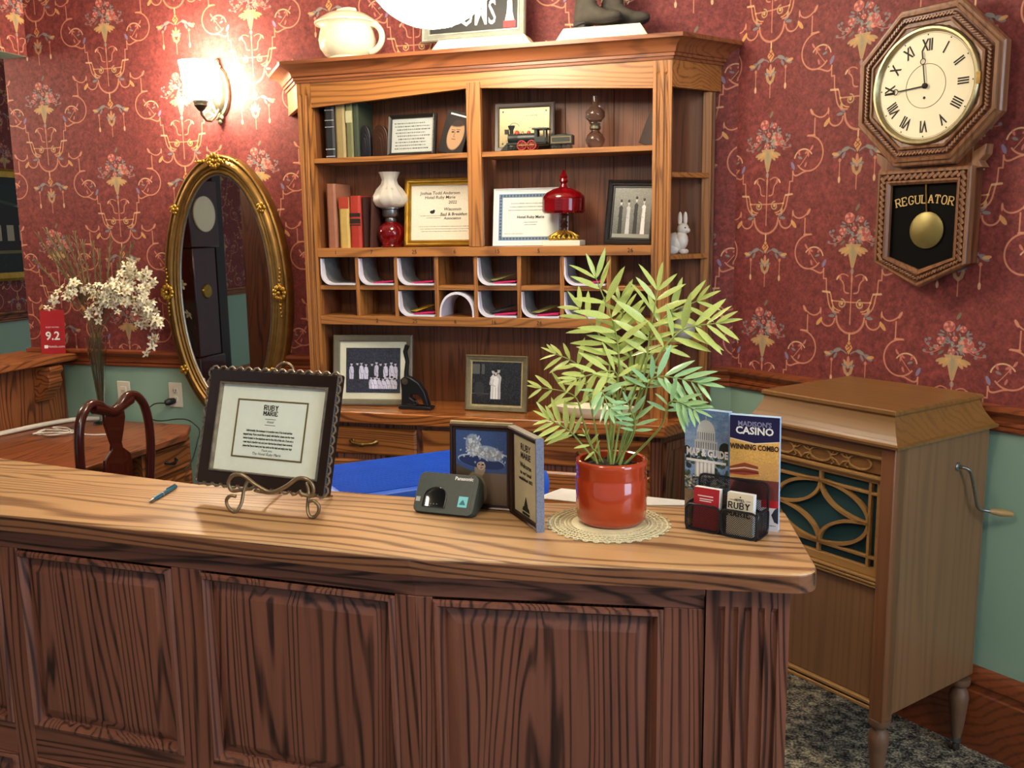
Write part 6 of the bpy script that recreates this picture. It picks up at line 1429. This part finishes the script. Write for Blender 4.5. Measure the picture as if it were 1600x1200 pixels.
for fi, (b, m_, e_, t_, dep, ll, npair, cool) in enumerate(FRONDS):
    B0 = pq(*b, 0); B0 = Vector((pc_.x+(B0.x-pq(958, 735).x)*.8, pc_.y+.012*math.sin(fi*2.1), pc_.z+.110)); M0 = pq(*m_, dep*.3); E0 = pq(*e_, dep*.6); T0 = pq(*t_, dep)
    path = smoothpts([B0, M0, E0, T0], 8); loc = [p-pc_ for p in path]; n = len(loc)
    fo = G().tube(loc, [.0026-.0016*i/n for i in range(n)], 6).obj('frond', FST, pp_, smooth=60)
    viewdir = Vector((AX[2][0], AX[2][1], AX[2][2]))
    for k in range(npair*2+1):
        t = .52+.46*(k//2)/max(npair-1, 1); t = min(t, .985); i = min(int(t*(n-1)), n-2); p = loc[i].lerp(loc[i+1], t*(n-1)-i); tan = (loc[i+1]-loc[i]).normalized()
        side = tan.cross(viewdir).normalized()*(1 if k % 2 else -1); last = k == npair*2
        spread = .25 if last else .95-.45*(t-.52)/.46
        d = tan if last else (tan*(1.0-spread*.45)+side*spread+viewdir*rgs.uniform(-.35, .25)+Vector((0, 0, -.12-.2*rgs.random()))).normalized()
        L_ = ll*(1.05-.35*abs((t-.72)/.25))*rgs.uniform(.85, 1.12)
        zax = (-viewdir+Vector((0, 0, .7))+Vector((rgs.gauss(0, .25), rgs.gauss(0, .25), 0))); y_ = zax.cross(d).normalized(); z_ = d.cross(y_)
        lf = bpy.data.objects.new('leaf', LMB if cool else LM); COL.objects.link(lf); lf.parent = fo
        mt = Matrix((d, y_, z_)).transposed().to_4x4(); mt.translation = p; lf.matrix_local = mt @ Matrix.Scale(L_, 4)
# ------------------------------------------------------------------ mesh holder with brochures and cards
hr_yaw = R(-19.1)
hd_ = thing('mesh_card_holder', 'black wire mesh card and brochure holder at the desk corner', 'card holder', (-.122, 1.758, DZ), hr_yaw)
HB_ = pm('black_coated_wire', '#131318', '#1d1d24', 60, .35)
HWID = .145
def mesh_panel(w, h, y, x=0, side=False):
    n_ = 4.4e-3; pts = rr(w, h, .012, 4)
    def P(u, v): return (x+u, y, v) if not side else (x, y+u, v)
    g = G(); g.tube([P(u, v+.002) for u, v in pts], .0024, 6, True); g.obj('rim', HB_, hd_, smooth=60)
    g = G()
    k = -h
    while k < w:
        for s in (1, -1):
            a0, a1 = max(0, k), min(w, k+h)
            if a1 > a0:
                za, zb = (a0-k, a1-k)
                A = P((a0-w/2)*s, za+.002); Bq = P((a1-w/2)*s, zb+.002); g.bar(A, Bq, .0008, .0006, (0, 1, 0) if not side else (1, 0, 0))
        k += n_
    o = g.obj('wire_mesh', HB_, hd_); o['kind'] = 'stuff'
mesh_panel(HWID*.49, .051, 0, -HWID*.255); mesh_panel(HWID*.49, .051, 0, HWID*.255); mesh_panel(HWID*.98, .050, .030); mesh_panel(HWID*.98, .098, .058)
mesh_panel(.056, .05, .029, HWID/2, True); mesh_panel(.056, .05, .029, -HWID/2, True); 
G().box(-HWID/2, HWID/2, 0, .06, .0004, .0022).obj('floor_plate', HB_, hd_)
G().box(-.001, .001, .001, .03, .002, .05).obj('divider', HB_, hd_)
def local(o, x, y, z): return o.matrix_basis @ Vector((x, y, z))
hm = Matrix.Translation((-.122, 1.758, DZ)) @ Matrix.Rotation(hr_yaw, 4, 'Z')
def hw_(x, y, z): return hm @ Vector((x, y, z))
def cardstack(label, x, y, w, h, t, mats, z=.0035):
    o = thing('card_stack', label, 'business cards', hw_(x, y, z), (R(-3), 0, hr_yaw)); G().box(-w/2, w/2, 0, t, 0, h).obj('cards', PAPER, o, bevel=.0006)
    quad('face', w, h, mats, o, (0, -.0005, 0)); return o
rcs = cardstack('stack of red business cards in the mesh holder', -.034, .007, .053, .082, .014, pm('red_card_face', '#b5262f', '#a31f28', 30, .5))
for z, a_, b_ in ((.066, -.018, .014), (.060, -.014, .014), (.056, -.014, .010)): G().box(a_, b_, -.001, -.0004, z-.0008, z+.0008).obj('line_print', WHITEP, rcs)
hcs = cardstack('stack of cream hotel business cards in the mesh holder', .035, .006, .052, .082, .014, pm('cream_card_face', '#e6dfc9', '#dcd4bc', 30, .6))
slab_word('RUBY', .0115, INK, hcs, 0, -.0012, .0525, wt=.2, adv=.98); slab_word('MARIE', .0115, INK, hcs, 0, -.0012, .037, wt=.2, adv=.92); slab_word('HOTEL', .0042, INK, hcs, 0, -.0012, .067, wt=.2, adv=1.0)
G().box(-.021, -.012, -.0012, -.0008, .0686, .0692).box(.012, .021, -.0012, -.0008, .0686, .0692).ball((0, -.001, .075), (.0015, .0004, .0015), 6, 4).obj('ornament_print', INK, hcs)
BLUELIT_E = pm('bluelit_page_edge', '#c3dcf4', '#8fbfea', 90, .5)  # white page edges with bluish daylight put into their colour
# map and guide
c = Cv(200, 480, (.42, .55, .74), .05, 14); yy = np.linspace(0, 1, 480)[:, None]
c.a = (c.a+np.array((.25, .18, .08))*(np.clip(1-abs(yy-.62)/.3, 0, 1))[..., None]*.6).astype(np.float32)
for k in range(60): c.ell(c.rng.uniform(0, 200), c.rng.uniform(330, 480), c.rng.uniform(8, 26), c.rng.uniform(4, 10), (.68, .76, .85), 0, .18, 4)
c.ell(98, 392, 40, 46, (.86, .88, .88)); c.rect(56, 345, 140, 394, (.84, .86, .86)); c.line([(98, 438), (98, 452)], 5, (.8, .8, .7)); c.rect(46, 310, 150, 350, (.78, .80, .80))
for k in range(8): c.rect(60+k*10, 352, 64+k*10, 384, (.45, .48, .52)); 
for k in range(9): c.rect(52+k*11, 314, 57+k*11, 342, (.5, .52, .55))
for k in range(150): c.ell(c.rng.uniform(0, 200), c.rng.uniform(120, 300), c.rng.uniform(5, 14), c.rng.uniform(5, 12), tuple(np.array((.16, .22, .15))*c.rng.uniform(.5, 1.8)), 0, .8)
c.ell(185, 320, 26, 30, (.14, .18, .14)); c.ell(10, 300, 16, 20, (.14, .18, .14))
c.rect(48, 190, 140, 262, (.72, .72, .70))
for k in range(5): c.rect(55+k*18, 190, 66+k*18, 258, (.93, .93, .92))
for k in range(150): v = c.rng.uniform(.2, .95); c.ell(c.rng.uniform(0, 200), c.rng.uniform(140, 195), c.rng.uniform(3, 10), c.rng.uniform(2, 6), (v, v, v*.95), 0, .8)
c.rect(0, 0, 200, 130, (.50, .44, .36)); 
for k in range(70): v = c.rng.uniform(.35, .75); c.ell(c.rng.uniform(0, 200), c.rng.uniform(0, 135), c.rng.uniform(5, 18), c.rng.uniform(3, 8), (v, v*.88, v*.72), 0, .5)
bw, bh = .094, .228
mp_ = thing('map_brochure', 'stack of MAP & GUIDE brochures with a domed capitol behind the mesh holder', 'brochure', (-.157, 1.842, DZ), (R(1.5), 0, R(-21)))
G().box(-bw/2, bw/2, .0004, .016, 0, bh).obj('pages', BLUELIT_E, mp_, bevel=.0005); quad('cover', bw, bh, imgmat('map_cover', c), mp_)
text('MAP & GUIDE', .0205, WHITEP, mp_, (.002, -.0008, .1405), bold=.0009, sx=.72); G().box(-.043, .043, -.001, -.0006, .1215, .1265).obj('rule', WHITEP, mp_)
# casino leaflet
c = Cv(200, 480, (.85, .66, .36), .04, 15); yy = np.linspace(0, 1, 480)[:, None]
c.a = (c.a*(.75+.35*np.clip((yy-.2)*1.6, 0, 1))[..., None]).astype(np.float32)
for k in range(40): c.ell(c.rng.uniform(80, 200), c.rng.uniform(150, 290), c.rng.uniform(10, 30), c.rng.uniform(6, 14), (.80, .60, .38), .3, .25, 5)
c.poly([(0, 480), (200, 480), (200, 382), (100, 368), (0, 385)], (.12, .11, .28)); c.poly([(0, 385), (100, 368), (200, 382), (200, 378), (100, 362), (0, 380)], (.93, .86, .70))
c.poly([(0, 262), (60, 285), (115, 275), (118, 235), (60, 222), (0, 225)], (.55, .25, .16)); c.line([(0, 268), (60, 288), (116, 276)], 10, (.84, .62, .34)); c.line([(0, 250), (60, 262), (116, 256)], 6, (.85, .75, .60)); c.line([(0, 240), (60, 246), (116, 243)], 7, (.42, .12, .10)); c.line([(0, 226), (60, 224), (118, 234)], 10, (.78, .52, .28))
c.rect(0, 80, 200, 215, (.44, .22, .20)); c.rect(0, 0, 200, 130, (.90, .90, .92)); c.rect(130, 100, 200, 132, (.72, .14, .16)); c.poly([(184, 40), (200, 34), (200, 104), (186, 96), (172, 70)], (.20, .20, .24)); c.scribble(150, 190, 24, 5, (.3, .3, .4))
ca = thing('casino_brochure', 'casino leaflet with a navy heading and a sandwich at the right of the holder', 'brochure', (-.0625, 1.812, DZ), (R(4), 0, R(-10)))
G().box(-bw/2, bw/2, .0004, .014, 0, bh).obj('pages', BLUELIT_E, ca, bevel=.0005); quad('cover', bw, bh, imgmat('casino_cover', c), ca)
text("MADISON'S", .0135, pm('lilac_print', '#8f8fb4', '#8080a6', 30, .5), ca, (0, -.0008, .212), bold=.0004, sx=.92); text('CASINO', .020, WHITEP, ca, (0, -.0008, .1985), bold=.0006, sx=.98)
text('WINNING COMBO', .0145, pm('dark_brown_print', '#2e1f16', '#251810', 30, .5), ca, (0, -.0008, .166), bold=.0005, sx=.74)
